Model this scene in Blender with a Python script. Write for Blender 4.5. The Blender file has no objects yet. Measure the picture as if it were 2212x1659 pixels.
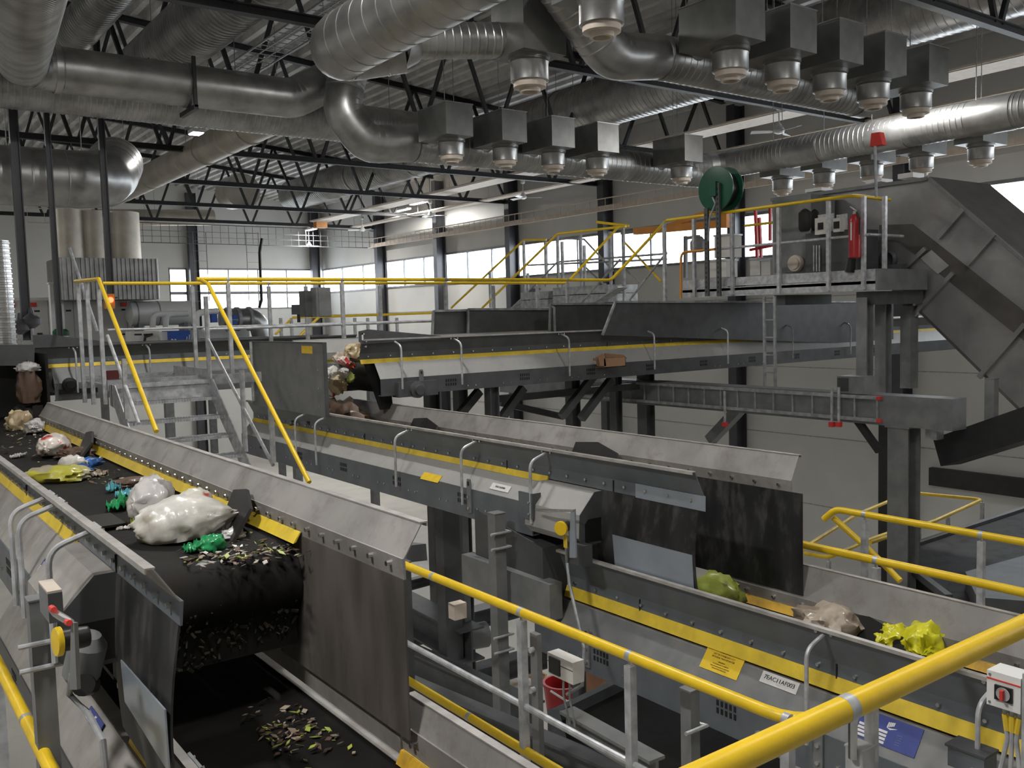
import bpy, math, random
from mathutils import Vector as V, Matrix, noise
random.seed(7)
sc = bpy.context.scene
COL = sc.collection
ZC = 8.4                      # eye height above the hall floor; coordinates below are metres from the eye, z up

# ---------------------------------------------------------------- camera
FPX = 1985.35
YAW, PITCH, ROLL = 0.63446, 0.074188, -0.026464
_f0 = V((math.sin(YAW), math.cos(YAW), 0)); _r0 = V((math.cos(YAW), -math.sin(YAW), 0)); _u = V((0, 0, 1))
FWD = _f0 * math.cos(PITCH) - _u * math.sin(PITCH)
_u1 = _u * math.cos(PITCH) + _f0 * math.sin(PITCH)
RGT = _r0 * math.cos(ROLL) + _u1 * math.sin(ROLL)
UP = _u1 * math.cos(ROLL) - _r0 * math.sin(ROLL)
cd = bpy.data.cameras.new('camera'); cam = bpy.data.objects.new('camera', cd); COL.objects.link(cam)
cd.sensor_fit = 'HORIZONTAL'; cd.sensor_width = 36; cd.lens = 36 * FPX / 2212
cd.clip_start = 0.05; cd.clip_end = 400
_m = Matrix.Identity(4)
for i in range(3):
    _m[i][0] = RGT[i]; _m[i][1] = UP[i]; _m[i][2] = -FWD[i]
_m[2][3] = ZC
cam.matrix_world = _m
sc.camera = cam

# ---------------------------------------------------------------- light
sc.view_settings.view_transform = 'Standard'; sc.view_settings.look = 'None'
sc.view_settings.exposure = 0.0; sc.view_settings.gamma = 1.0; sc.view_settings.use_curve_mapping = False
w = bpy.data.worlds.new('overcast_sky'); sc.world = w; w.use_nodes = True
bg = w.node_tree.nodes['Background']; bg.inputs[0].default_value = (0.93, 0.96, 1.0, 1); bg.inputs[1].default_value = 9.5

def area(name, loc, rot, sx, sy, power, col=(1, 0.98, 0.94), spread=math.pi):
    l = bpy.data.lights.new(name, 'AREA'); l.shape = 'RECTANGLE'; l.size = sx; l.size_y = sy; l.energy = power; l.color = col
    l.spread = spread
    o = bpy.data.objects.new(name, l); COL.objects.link(o); o.location = (loc[0], loc[1], loc[2] + ZC); o.rotation_euler = rot
    return o
# daylight: the sky shines in through the glass bands; portals only guide its sampling
for (x, y, z, rz, sx, sy) in ((25.2, 27, 2.47, math.pi / 2, 52, 1.5), (20.4, 53.9, 2.0, math.pi, 9.4, 2.5)):
    p_ = area('window_portal', (x, y, z), (math.pi / 2, 0, rz), sx, sy, 1); p_.data.cycles.is_portal = True

# ---------------------------------------------------------------- pixel rays onto real planes
def ray(px, py):
    return RGT * ((px - 1106) / FPX) - UP * ((py - 829.5) / FPX) + FWD
def onx(px, py, x): d = ray(px, py); return d * (x / d.x)
def ony(px, py, y): d = ray(px, py); return d * (y / d.y)
def onz(px, py, z): d = ray(px, py); return d * (z / d.z)
def atd(px, py, t): return ray(px, py) * t

# ---------------------------------------------------------------- mesh builder
class MB:
    def __init__(s): s.v = []; s.f = []
    def add(s, vs, fs):
        n = len(s.v); s.v += [V(p) for p in vs]; s.f += [tuple(i + n for i in q) for q in fs]; return s
    def box(s, a, b):
        x0, x1 = sorted((a[0], b[0])); y0, y1 = sorted((a[1], b[1])); z0, z1 = sorted((a[2], b[2]))
        return s.add([(x0,y0,z0),(x1,y0,z0),(x1,y1,z0),(x0,y1,z0),(x0,y0,z1),(x1,y0,z1),(x1,y1,z1),(x0,y1,z1)],
                     [(0,3,2,1),(4,5,6,7),(0,1,5,4),(1,2,6,5),(2,3,7,6),(3,0,4,7)])
    def bar(s, p0, p1, w, h, up=(0, 0, 1)):
        p0 = V(p0); p1 = V(p1); d = (p1 - p0).normalized(); u = V(up)
        if abs(d.dot(u)) > .98: u = V((0, 1, 0))
        r = d.cross(u).normalized(); u = r.cross(d)
        r = r * (w / 2); u = u * (h / 2)
        vs = [p + a * r + b * u for p in (p0, p1) for a, b in ((-1,-1),(1,-1),(1,1),(-1,1))]
        return s.add(vs, [(0,1,2,3),(4,7,6,5),(0,4,5,1),(1,5,6,2),(2,6,7,3),(3,7,4,0)])
    def ibar(s, p0, p1, w, h, t=.02, up=(0, 0, 1)):
        p0 = V(p0); p1 = V(p1); d = (p1 - p0).normalized(); u = V(up)
        if abs(d.dot(u)) > .98: u = V((0, 1, 0))
        r = d.cross(u).normalized(); u = r.cross(d)
        for k in (1, -1):
            o = u * (k * (h / 2 - t / 2)); s.bar(p0 + o, p1 + o, w, t, u)
        return s.bar(p0, p1, t, h - 2 * t, u)
    def prism(s, poly, vec):
        n = len(poly); vec = V(vec); p = [V(q) for q in poly]
        return s.add(p + [q + vec for q in p], [tuple(range(n - 1, -1, -1)), tuple(range(n, 2 * n))] + [(i, (i + 1) % n, n + (i + 1) % n, n + i) for i in range(n)])
    def tube(s, pts, r, n=10, caps=True):
        pts = [V(p) for p in pts]; m = len(pts); rr = r if isinstance(r, (list, tuple)) else [r] * m
        ds = []
        for i in range(m):
            a = pts[i] - pts[i - 1] if i else pts[1] - pts[0]; b = pts[i + 1] - pts[i] if i < m - 1 else a
            ds.append((a.normalized(), b.normalized()))
        d = ds[0][0]; u = V((0, 0, 1)) if abs(d.z) < .9 else V((1, 0, 0)); u = (u - d * u.dot(d)).normalized()
        vs = []
        for i in range(m):
            a, b = ds[i]; t = (a + b); t = t.normalized() if t.length > 1e-6 else a
            if i: 
                u = u - a * u.dot(a); u.normalize()
            wv = a.cross(u)
            for k in range(n):
                an = 2 * math.pi * k / n; o = u * math.cos(an) * rr[i] + wv * math.sin(an) * rr[i]
                q = o - a * (o.dot(t) / max(a.dot(t), .3))     # mitre plane
                vs.append(pts[i] + q)
        fs = [(i * n + k, i * n + (k + 1) % n, (i + 1) * n + (k + 1) % n, (i + 1) * n + k) for i in range(m - 1) for k in range(n)]
        if caps: fs += [tuple(range(n - 1, -1, -1)), tuple((m - 1) * n + k for k in range(n))]
        return s.add(vs, fs)
    def cyl(s, p0, p1, r, r2=None, n=16): return s.tube([p0, p1], [r, r if r2 is None else r2], n)
    def lathe(s, p, ax, prof, n=20):
        p = V(p); ax = V(ax).normalized()
        return s.tube2([p + ax * t for r, t in prof], [max(r, 1e-4) for r, t in prof], ax, n)
    def tube2(s, pts, rr, ax, n):
        u = V((1, 0, 0)) if abs(ax.x) < .9 else V((0, 1, 0)); u = (u - ax * u.dot(ax)).normalized(); wv = ax.cross(u); m = len(pts)
        vs = [pts[i] + u * math.cos(2 * math.pi * k / n) * rr[i] + wv * math.sin(2 * math.pi * k / n) * rr[i] for i in range(m) for k in range(n)]
        fs = [(i * n + k, i * n + (k + 1) % n, (i + 1) * n + (k + 1) % n, (i + 1) * n + k) for i in range(m - 1) for k in range(n)]
        return s.add(vs, fs + [tuple(range(n - 1, -1, -1)), tuple((m - 1) * n + k for k in range(n))])
    def plate(s, poly, th):          # flat sheet given by its outline, with thickness th along its normal
        p = [V(q) for q in poly]; nrm = (p[1] - p[0]).cross(p[2] - p[0]).normalized() * th
        return s.prism([q - nrm * .5 for q in p], nrm)
    def grid(s, fn, nu, nv):
        vs = [fn(i / nu, j / nv) for i in range(nu + 1) for j in range(nv + 1)]
        return s.add(vs, [(i * (nv + 1) + j, (i + 1) * (nv + 1) + j, (i + 1) * (nv + 1) + j + 1, i * (nv + 1) + j + 1) for i in range(nu) for j in range(nv)])
    def sweep(s, prof, s0, s1, M):   # closed (u,w) profile swept from s0 to s1 through the map M
        n = len(prof)
        vs = [M(k, u, w_) for k in (s0, s1) for u, w_ in prof]
        return s.add(vs, [tuple(range(n - 1, -1, -1)), tuple(range(n, 2 * n))] + [(i, (i + 1) % n, n + (i + 1) % n, n + i) for i in range(n)])

ROOT = {}
def _link(mb, name, mat, org, ang=32):
    me = bpy.data.meshes.new(name); me.from_pydata([tuple(p - org) for p in mb.v], [], mb.f); me.update()
    import bmesh
    b = bmesh.new(); b.from_mesh(me); bmesh.ops.recalc_face_normals(b, faces=b.faces); b.to_mesh(me); b.free()
    me.polygons.foreach_set('use_smooth', [True] * len(me.polygons)); me.set_sharp_from_angle(angle=math.radians(ang))
    me.materials.append(mat); o = bpy.data.objects.new(name, me); COL.objects.link(o); return o
def thing(name, label, cat, loc, group=None):
    o = bpy.data.objects.new(name, None); o.empty_display_size = .1; COL.objects.link(o)
    o.location = (loc[0], loc[1], loc[2] + ZC); ROOT[o.name] = V(loc)
    o['label'] = label; o['category'] = cat
    if group: o['group'] = group
    return o
def part(parent, name, mb, mat, label=None, ang=32):
    o = _link(mb, name, mat, ROOT[parent.name], ang); o.parent = parent; ROOT[o.name] = ROOT[parent.name]
    if label: o['label'] = label
    return o
def base(mb):
    xs = [p.x for p in mb.v]; ys = [p.y for p in mb.v]; zs = [p.z for p in mb.v]
    return V(((min(xs) + max(xs)) / 2, (min(ys) + max(ys)) / 2, min(zs)))
def single(name, mb, mat, label, cat, group=None, kind=None, ang=32):
    b = base(mb); o = _link(mb, name, mat, b, ang); o.location = (b.x, b.y, b.z + ZC); ROOT[o.name] = b
    o['label'] = label; o['category'] = cat
    if group: o['group'] = group
    if kind: o['kind'] = kind
    return o
def struct(name, mb, mat):
    b = base(mb); o = _link(mb, name, mat, b); o.location = (b.x, b.y, b.z + ZC); ROOT[o.name] = b; o['kind'] = 'structure'; return o
def dup(root, d, label=None, group=None):
    r = root.copy(); COL.objects.link(r); r.location = root.location + V(d); ROOT[r.name] = ROOT[root.name] + V(d)
    if label: r['label'] = label
    if group: r['group'] = group
    for ch in list(root.children):
        c = ch.copy(); COL.objects.link(c); c.parent = r; ROOT[c.name] = ROOT[r.name]
        for g in list(ch.children):
            k = g.copy(); COL.objects.link(k); k.parent = c; ROOT[k.name] = ROOT[r.name]
    return r
def lettering(parent, txt, p, xd, yd, size, mat, lift=.002, name='lettering', align='LEFT'):
    cu = bpy.data.curves.new(name, 'FONT'); cu.body = txt; cu.size = size; cu.extrude = .0008; cu.align_x = align
    tmp = bpy.data.objects.new('tmp_text', cu); COL.objects.link(tmp); me = bpy.data.meshes.new_from_object(tmp); bpy.data.objects.remove(tmp); bpy.data.curves.remove(cu)
    me.materials.clear(); me.materials.append(mat); o = bpy.data.objects.new(name, me); COL.objects.link(o); o.parent = parent
    xd = V(xd).normalized(); yd = V(yd); yd = (yd - xd * yd.dot(xd)).normalized(); zd = xd.cross(yd)
    m = Matrix.Identity(4); p = V(p) - ROOT[parent.name] + zd * lift
    for i in range(3): m[i][0] = xd[i]; m[i][1] = yd[i]; m[i][2] = zd[i]; m[i][3] = p[i]
    o.matrix_local = m; return o

# ---------------------------------------------------------------- materials
def mat(name, col, rough=.5, metal=0.0, var=.15, scale=6.0, bump=0.0, col2=None, dirt=0.0, dcol=(.05, .04, .03), dscale=3.0, stretch=None, trans=0.0, emit=None, bscale=None, sheen=None):
    m = bpy.data.materials.new(name); m.use_nodes = True; nt = m.node_tree; N = nt.nodes; L = nt.links; b = N['Principled BSDF']
    b.inputs['Roughness'].default_value = rough; b.inputs['Metallic'].default_value = metal
    if emit:
        b.inputs['Emission Color'].default_value = (*emit[0], 1); b.inputs['Emission Strength'].default_value = emit[1]
    if trans: b.inputs['Transmission Weight'].default_value = trans
    tc = N.new('ShaderNodeTexCoord'); mp = N.new('ShaderNodeMapping'); L.new(tc.outputs['Object'], mp.inputs[0])
    if stretch: mp.inputs['Scale'].default_value = stretch
    nz = N.new('ShaderNodeTexNoise'); nz.inputs['Scale'].default_value = scale; nz.inputs['Detail'].default_value = 5; L.new(mp.outputs[0], nz.inputs['Vector'])
    mx = N.new('ShaderNodeMix'); mx.data_type = 'RGBA'
    c2 = col2 or tuple(max(0, c * (1 - var)) for c in col); c1 = col if col2 else tuple(min(1, c * (1 + var)) for c in col)
    mx.inputs[6].default_value = (*c2, 1); mx.inputs[7].default_value = (*c1, 1)
    rp = N.new('ShaderNodeMapRange'); rp.inputs[1].default_value = .35; rp.inputs[2].default_value = .65; L.new(nz.outputs['Fac'], rp.inputs[0]); L.new(rp.outputs[0], mx.inputs[0])
    out = mx.outputs[2]
    if dirt:
        n2 = N.new('ShaderNodeTexNoise'); n2.inputs['Scale'].default_value = dscale; n2.inputs['Detail'].default_value = 8; n2.inputs['Roughness'].default_value = .65; L.new(mp.outputs[0], n2.inputs['Vector'])
        r2 = N.new('ShaderNodeMapRange'); r2.inputs[1].default_value = .5; r2.inputs[2].default_value = .72; r2.inputs[4].default_value = dirt; L.new(n2.outputs['Fac'], r2.inputs[0])
        m2 = N.new('ShaderNodeMix'); m2.data_type = 'RGBA'; L.new(r2.outputs[0], m2.inputs[0]); L.new(out, m2.inputs[6]); m2.inputs[7].default_value = (*dcol, 1); out = m2.outputs[2]
        rr = N.new('ShaderNodeMapRange'); rr.inputs[3].default_value = rough; rr.inputs[4].default_value = min(1, rough + .35); L.new(r2.outputs[0], rr.inputs[0]); L.new(rr.outputs[0], b.inputs['Roughness'])
    L.new(out, b.inputs['Base Color'])
    if bump:
        bp = N.new('ShaderNodeBump'); bp.inputs['Strength'].default_value = bump; bp.inputs['Distance'].default_value = .02
        src = nz
        if bscale:
            src = N.new('ShaderNodeTexNoise'); src.inputs['Scale'].default_value = bscale; src.inputs['Detail'].default_value = 4; L.new(mp.outputs[0], src.inputs['Vector'])
        L.new(src.outputs['Fac'], bp.inputs['Height']); L.new(bp.outputs[0], b.inputs['Normal'])
    return m
M_ = {}
M_['galv'] = mat('galvanised_duct', (.40, .40, .395), .36, .9, .22, 2.5)
M_['galvbox'] = mat('galvanised_sheet', (.22, .22, .215), .42, .75, .15, 3)
M_['insul'] = mat('aluminium_wrap', (.55, .51, .44), .45, .6, .12, 2)
M_['zinc'] = mat('zinc_steel', (.50, .51, .53), .42, .35, .22, 14)
M_['zincdull'] = mat('dull_zinc_steel', (.33, .34, .35), .5, .3, .25, 10)
M_['dark'] = mat('dark_painted_steel', (.022, .022, .024), .55, 0, .2, 4)
M_['column'] = mat('slate_painted_steel', (.055, .056, .066), .4, 0, .12, 3)
M_['deck'] = mat('roof_deck_sheet', (.55, .54, .53), .5, .0, .2, 1.5)
M_['wall'] = mat('white_wall_panel', (.60, .595, .57), .6, 0, .03, 1.0)
M_['floor'] = mat('pale_concrete', (.56, .535, .485), .6, 0, .06, .8, dirt=.25, dcol=(.36, .32, .28), dscale=.6)
M_['blue'] = mat('bluegrey_paint', (.135, .152, .172), .38, .1, .12, 5, dirt=.35, dcol=(.20, .195, .18), dscale=4)
M_['case'] = mat('pale_grey_casing', (.40, .395, .385), .45, .1, .1, 5, dirt=.45, dcol=(.27, .25, .22), dscale=5)
M_['casedirty'] = mat('dusty_grey_casing', (.36, .345, .325), .55, .1, .14, 6, dirt=.6, dcol=(.20, .17, .14), dscale=4)
M_['skirt'] = mat('scuffed_skirt_steel', (.34, .325, .31), .45, .25, .15, 3, dirt=.6, dcol=(.16, .14, .125), dscale=5, stretch=(1, 1, 1))
M_['lip'] = mat('worn_steel_edge', (.44, .42, .40), .4, .3, .2, 9)
M_['yellow'] = mat('yellow_sleeve', (.83, .56, .018), .35, 0, .06, 8, dirt=.15, dcol=(.45, .3, .03), dscale=9)
M_['yseal'] = mat('yellow_rubber_seal', (.80, .58, .05), .5, 0, .12, 6, dirt=.4, dcol=(.42, .30, .05), dscale=7)
M_['ysealw'] = mat('worn_yellow_seal', (.62, .36, .03), .5, 0, .2, 5, dirt=.8, dcol=(.22, .14, .04), dscale=6)
M_['rubber'] = mat('black_rubber', (.012, .012, .012), .6, 0, .3, 4, dirt=.5, dcol=(.035, .031, .028), dscale=5, bump=.1)
M_['belt'] = mat('conveyor_belt', (.011, .0105, .010), .68, 0, .25, 3, dirt=.5, dcol=(.026, .021, .016), dscale=3, bump=.15, bscale=12); M_['belt'].node_tree.nodes['Principled BSDF'].inputs['Specular IOR Level'].default_value = .2
M_['sheet'] = mat('scratched_rubber_sheet', (.030, .030, .031), .45, 0, .4, 3, dirt=.55, dcol=(.12, .115, .105), dscale=6, stretch=(3, 1.5, .6))
M_['sheetbrown'] = mat('caked_steel_sheet', (.13, .115, .105), .5, .2, .3, 2.5, dirt=.85, dcol=(.035, .028, .024), dscale=1.8, stretch=(2, 2, .7))
M_['plate'] = mat('clean_steel_plate', (.34, .385, .44), .32, .35, .06, 6)
M_['grey'] = mat('mid_grey_steel', (.19, .195, .20), .45, .1, .14, 6, dirt=.3, dcol=(.25, .23, .2), dscale=6)
M_['greydk'] = mat('dark_grey_steel', (.085, .088, .092), .45, .1, .15, 6)  # plain dark grey paint, one tone on every side
M_['black'] = mat('black_plastic', (.012, .012, .012), .4, 0, .1, 6)
M_['chrome'] = mat('bright_bolt', (.62, .62, .62), .22, .95, .1, 20)
M_['white'] = mat('white_enamel', (.74, .74, .73), .35, 0, .04, 4)
M_['cream'] = mat('cream_plastic', (.60, .52, .44), .5, 0, .08, 6)
M_['cabinet'] = mat('white_cabinet', (.66, .645, .61), .45, 0, .03, 2)
M_['red'] = mat('red_enamel', (.42, .02, .025), .32, 0, .1, 4)
M_['darkred'] = mat('dark_red_paint', (.09, .015, .015), .5, 0, .1, 4)
M_['redcap'] = mat('red_plastic_cap', (.62, .045, .035), .45, 0, .1, 4)
M_['green'] = mat('green_enamel', (.010, .085, .05), .4, 0, .1, 4)
M_['orange'] = mat('orange_enamel', (.62, .24, .03), .4, 0, .1, 4)
M_['bluep'] = mat('blue_plastic', (.012, .075, .36), .45, 0, .1, 4)
M_['labelblue'] = mat('blue_label', (.045, .065, .26), .4, 0, .1, 20)
M_['labelyel'] = mat('yellow_label', (.80, .55, .03), .5, 0, .08, 20, dirt=.2, dcol=(.5, .3, .03), dscale=20)
M_['labelwhite'] = mat('white_label', (.70, .69, .67), .5, 0, .06, 30)
M_['ink'] = mat('dark_ink', (.03, .03, .04), .6, 0, .1, 10)
M_['inkb'] = mat('brown_ink', (.30, .17, .02), .6, 0, .1, 10)
M_['inkw'] = mat('white_ink', (.78, .78, .80), .5, 0, .05, 10)
M_['wood'] = mat('pale_wood', (.62, .45, .26), .6, 0, .2, 6, stretch=(1, 8, 1))
M_['card'] = mat('brown_cardboard', (.36, .21, .115), .7, 0, .12, 5)
M_['hood'] = mat('stainless_hood', (.36, .355, .36), .36, .75, .2, 2.0)
M_['hooddk'] = mat('stained_steel_strip', (.10, .092, .088), .5, .3, .2, 3)
M_['glass'] = None
M_['lamp'] = mat('lamp_diffuser', (.9, .9, .9), .5, 0, .01, 2, emit=((1, .97, .93), 14.0))
M_['redlamp'] = mat('red_signal_lamp', (.7, .05, .03), .4, 0, .05, 5, emit=((1, .12, .05), 5.0))
# window glass: clear pane
g = bpy.data.materials.new('window_glass'); g.use_nodes = True; nt = g.node_tree; nt.nodes.clear()
_o = nt.nodes.new('ShaderNodeOutputMaterial'); _t = nt.nodes.new('ShaderNodeBsdfTransparent'); _g = nt.nodes.new('ShaderNodeBsdfGlossy'); _x = nt.nodes.new('ShaderNodeMixShader')
_g.inputs['Roughness'].default_value = .05; _x.inputs[0].default_value = .06; _t.inputs[0].default_value = (.93, .95, .96, 1)
nt.links.new(_t.outputs[0], _x.inputs[1]); nt.links.new(_g.outputs[0], _x.inputs[2]); nt.links.new(_x.outputs[0], _o.inputs[0]); M_['glass'] = g
for k_ in ('rubber', 'sheet'): M_[k_].node_tree.nodes['Principled BSDF'].inputs['Specular IOR Level'].default_value = .25
def bagmat(name, cols, sc_=5.0, rough=.35, seed=0.0):      # crumpled plastic film with printed blotches
    m = mat(name, cols[0], rough, 0, .12, 9, bump=.5, bscale=7); nt = m.node_tree; N = nt.nodes; L = nt.links; b = N['Principled BSDF']
    b.inputs['Coat Weight'].default_value = .25
    src = b.inputs['Base Color'].links[0].from_socket
    tc = N.new('ShaderNodeTexCoord')
    for i, c in enumerate(cols[1:]):
        v = N.new('ShaderNodeTexVoronoi') if i % 2 else N.new('ShaderNodeTexNoise'); mp = N.new('ShaderNodeMapping'); mp.inputs['Location'].default_value = (seed + 3.1 * i, seed * 1.7, 1.3 * i)
        L.new(tc.outputs['Object'], mp.inputs[0]); L.new(mp.outputs[0], v.inputs['Vector']); v.inputs['Scale'].default_value = sc_ * (1 + .4 * i)
        r = N.new('ShaderNodeMapRange'); r.inputs[1].default_value = .54 if i % 2 == 0 else .25; r.inputs[2].default_value = .57 if i % 2 == 0 else .2
        L.new(v.outputs[0], r.inputs[0]); x = N.new('ShaderNodeMix'); x.data_type = 'RGBA'; L.new(r.outputs[0], x.inputs[0]); L.new(src, x.inputs[6]); x.inputs[7].default_value = (*c, 1); src = x.outputs[2]
    L.new(src, b.inputs['Base Color']); return m
# ================================================================ hall shell
XR, YB, XL, YF, ZF = 25.0, 53.7, -9.0, -9.0, -ZC
WT, WB = 3.22, 1.72            # window band on the right wall
def zdeck(x): return 7.95 - .085 * (x - 14.5)
struct('floor', MB().box((XL, YF, ZF - .3), (XR + .3, YB + .3, ZF)), M_['floor'])
COLY = [45.6, 39.4, 33.3, 27.1, 20.6, 14.6, 8.6, 2.4, -3.8]
m = MB(); m.box((XR, YF, ZF), (XR + .3, YB + .3, WB)); m.box((XR, YF, WT), (XR + .3, YB + .3, 8.3))
struct('wall_right', m, M_['wall'])
m = MB(); m.box((XL, YB, WT), (XR, YB + .3, 10.2)); m.box((XL, YB, ZF), (15.6, YB + .3, WT)); m.box((15.6, YB, ZF), (XR, YB + .3, .8)); m.box((16.55, YB, .8), (17.2, YB + .3, WT)); m.box((24.4, YB, .8), (XR, YB + .3, WT))
struct('wall_back', m, M_['wall'])
struct('wall_left', MB().box((XL - .3, YF, ZF), (XL, YB + .3, 10.3)), M_['wall'])
struct('wall_front', MB().box((XL, YF - .3, ZF), (XR, YF, 10.2)), M_['wall'])
# trapezoid roof deck, ribs run along the hall
pr = []; x = XL
while x < XR + .2:
    for dx, dz in ((0, 0), (.16, 0), (.21, .17), (.40, .17)): pr.append((x + dx, zdeck(x + dx) + dz))
    x += .45
m = MB(); n = len(pr)
m.add([(a, YF, b) for a, b in pr] + [(a, YB + .3, b) for a, b in pr], [(i, i + 1, n + i + 1, n + i) for i in range(n - 1)])
m.add([(XL, YF, 11), (XR + .3, YF, 8.2), (XR + .3, YB + .3, 8.2), (XL, YB + .3, 11)], [(0, 1, 2, 3)])
o = struct('ceiling', m, M_['deck'])
# panel joints on the right wall
k = 0
for z in (.35, -1.9, -4.1, -6.3):
    struct('trim_%d' % (k + 1), MB().box((XR - .012, YF, z - .012), (XR, YB, z + .012)), M_['zincdull']); k += 1
# windows: one per bay
WN = 0
def window(frame, pane):
    global WN
    WN += 1
    o = struct('window_%d' % WN, frame, M_['grey']); part(o, 'pane', pane, M_['glass'])
ys = [YB] + COLY
for i in range(len(ys) - 2):
    y1, y0 = ys[i], ys[i + 1]; f = MB(); yy = y0
    f.box((XR - .02, y0, WT - .1), (XR + .12, y1, WT)); f.box((XR - .05, y0, WB - .04), (XR + .12, y1, WB + .05))
    nb = 3
    for q in range(nb + 1):
        yq = y0 + (y1 - y0) * q / nb; f.box((XR, yq - .035, WB), (XR + .1, yq + .035, WT))
    window(f, MB().box((XR + .05, y0, WB), (XR + .062, y1, WT)))
for x0, x1 in ((15.6, 16.55), (17.2, 24.4)):
    f = MB(); f.box((x0, YB - .02, WT - .1), (x1, YB + .1, WT)); f.box((x0, YB - .02, .8), (x1, YB + .1, .88)); f.box((x0, YB - .02, 1.7), (x1, YB + .1, 1.86))
    nb = max(1, round((x1 - x0) / 1.8))
    for q in range(nb + 1):
        xq = x0 + (x1 - x0) * q / nb; f.box((xq - .035, YB, .8), (xq + .035, YB + .08, WT))
    window(f, MB().box((x0, YB + .03, .8), (x1, YB + .042, WT)))
# ---------------------------------------------------------------- steel columns along the walls
def column(x, y, label, w=.52):
    t = thing('steel_column', label, 'column', (x, y, ZF), 'slate steel columns on the hall walls')
    part(t, 'shaft', MB().ibar((x, y, ZF), (x, y, zdeck(x) - .3), .34, w, .03, (1, 0, 0)), M_['column'])
    part(t, 'base_plate', MB().box((x - w / 2 - .06, y - .24, ZF), (x + w / 2 + .06, y + .24, ZF + .04)), M_['column'])
    return t
nm = ['slate steel column farthest down the windowed right wall, next to the hall corner', 'second slate column from the far corner on the windowed right wall', 'third slate column from the far corner, left of the high yellow stairs',
      'slate column standing behind the high yellow stair landing on the right wall', 'slate column on the right wall behind the green cable reel', 'slate column on the right wall behind the enclosed steel incline']
for y, l in zip(COLY[:6], nm): column(XR - .3, y, l)
column(16.9, YB - .3, 'slate column on the back wall between the cladding box and the ladder tray')
column(24.35, YB - .35, 'slate column in the far corner of the hall behind the ceiling fan')
# ---------------------------------------------------------------- roof trusses
TY = [45.8, 39.6, 33.4, 27.3, 21.0, 14.75, 8.5]
def truss(y, label):
    x0, x1 = -8.6, 24.6; zb = 5.05
    t = thing('roof_truss', label, 'roof truss', (8, y, zb), 'dark roof trusses spanning the hall')
    part(t, 'bottom_chord', MB().ibar((x0, y, zb), (x1, y, zb), .16, .16, .025), M_['dark'])
    part(t, 'top_chord', MB().ibar((x0, y, zdeck(x0) - .1), (x1, y, zdeck(x1) - .1), .18, .18, .025), M_['dark'])
    nn = 14; st = (x1 - x0) / nn
    for i in range(nn):
        a = x0 + i * st; b = a + st / 2; c = a + st
        zt = zdeck(b) - .18
        part(t, 'web_member', MB().bar((a + .1, y, zb + .05), (b - .05, y, zt), .09, .09, (0, 1, 0)), M_['dark'])
        part(t, 'web_member', MB().bar((c - .1, y, zb + .05), (b + .05, y, zt), .09, .09, (0, 1, 0)), M_['dark'])
    return t
tl = ['dark roof truss farthest back, nearest the back wall', 'second dark roof truss from the back wall', 'third dark roof truss from the back wall', 'fourth dark roof truss from the back wall, ending at the column by the stair landing',
      'dark roof truss ending above the green cable reel', 'dark roof truss just behind the rear row of nozzle boxes, crossing the picture top', 'nearest dark roof truss, across the top right corner']
t0 = truss(TY[0], tl[0])
for y, l in zip(TY[1:], tl[1:]): dup(t0, (0, y - TY[0], 0), l)
# ---------------------------------------------------------------- dark hanger posts at the left
for p0, l, w in (((40, 440), 'dark steel post at far left in front of the white cabinets, thickest of three', .13), ((112, 440), 'dark steel post second from left in front of the white cabinets', .085), ((228, 440), 'dark steel post hanging in front of the corrugated cladding box', .10)):
    p = ony(*p0, 19.4); zb_ = ony(p0[0] + 20, 735 if w != .10 else 645, 19.4).z
    t = thing('steel_post', l, 'post', (p.x, p.y, zb_), 'dark posts hanging from the roof at the left')
    part(t, 'shaft', MB().ibar((p.x, p.y, zb_), (p.x, p.y, 6.3), w, w * 1.2, .02, (1, 0, 0)), M_['column'])
    part(t, 'foot_plate', MB().box((p.x - w, p.y - w, zb_), (p.x + w, p.y + w, zb_ + .03)), M_['column'])
# ---------------------------------------------------------------- ceiling lights
LN = 0
def light(x, y, z, label, power=260, along='y', grp='LED battens under the roof', ln=1.3):
    sx, sy = (.28, ln) if along == 'y' else (ln, .28)
    t = thing('ceiling_light', label, 'lamp', (x, y, z), grp)
    part(t, 'housing', MB().box((x - sx / 2, y - sy / 2, z + .02), (x + sx / 2, y + sy / 2, z + .1)), M_['white'])
    part(t, 'diffuser', MB().box((x - sx / 2 + .02, y - sy / 2 + .02, z), (x + sx / 2 - .02, y + sy / 2 - .02, z + .02)), M_['lamp'])
    part(t, 'hanger', MB().tube([(x, y, z + .1), (x, y, zdeck(x) - .02)], .008, 6), M_['zinc'])
    o = area('lamp_light', (x, y, z - .012), (0, 0, 0), sx * .9, sy * .9, power, (1, .98, .945))
    return t
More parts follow.
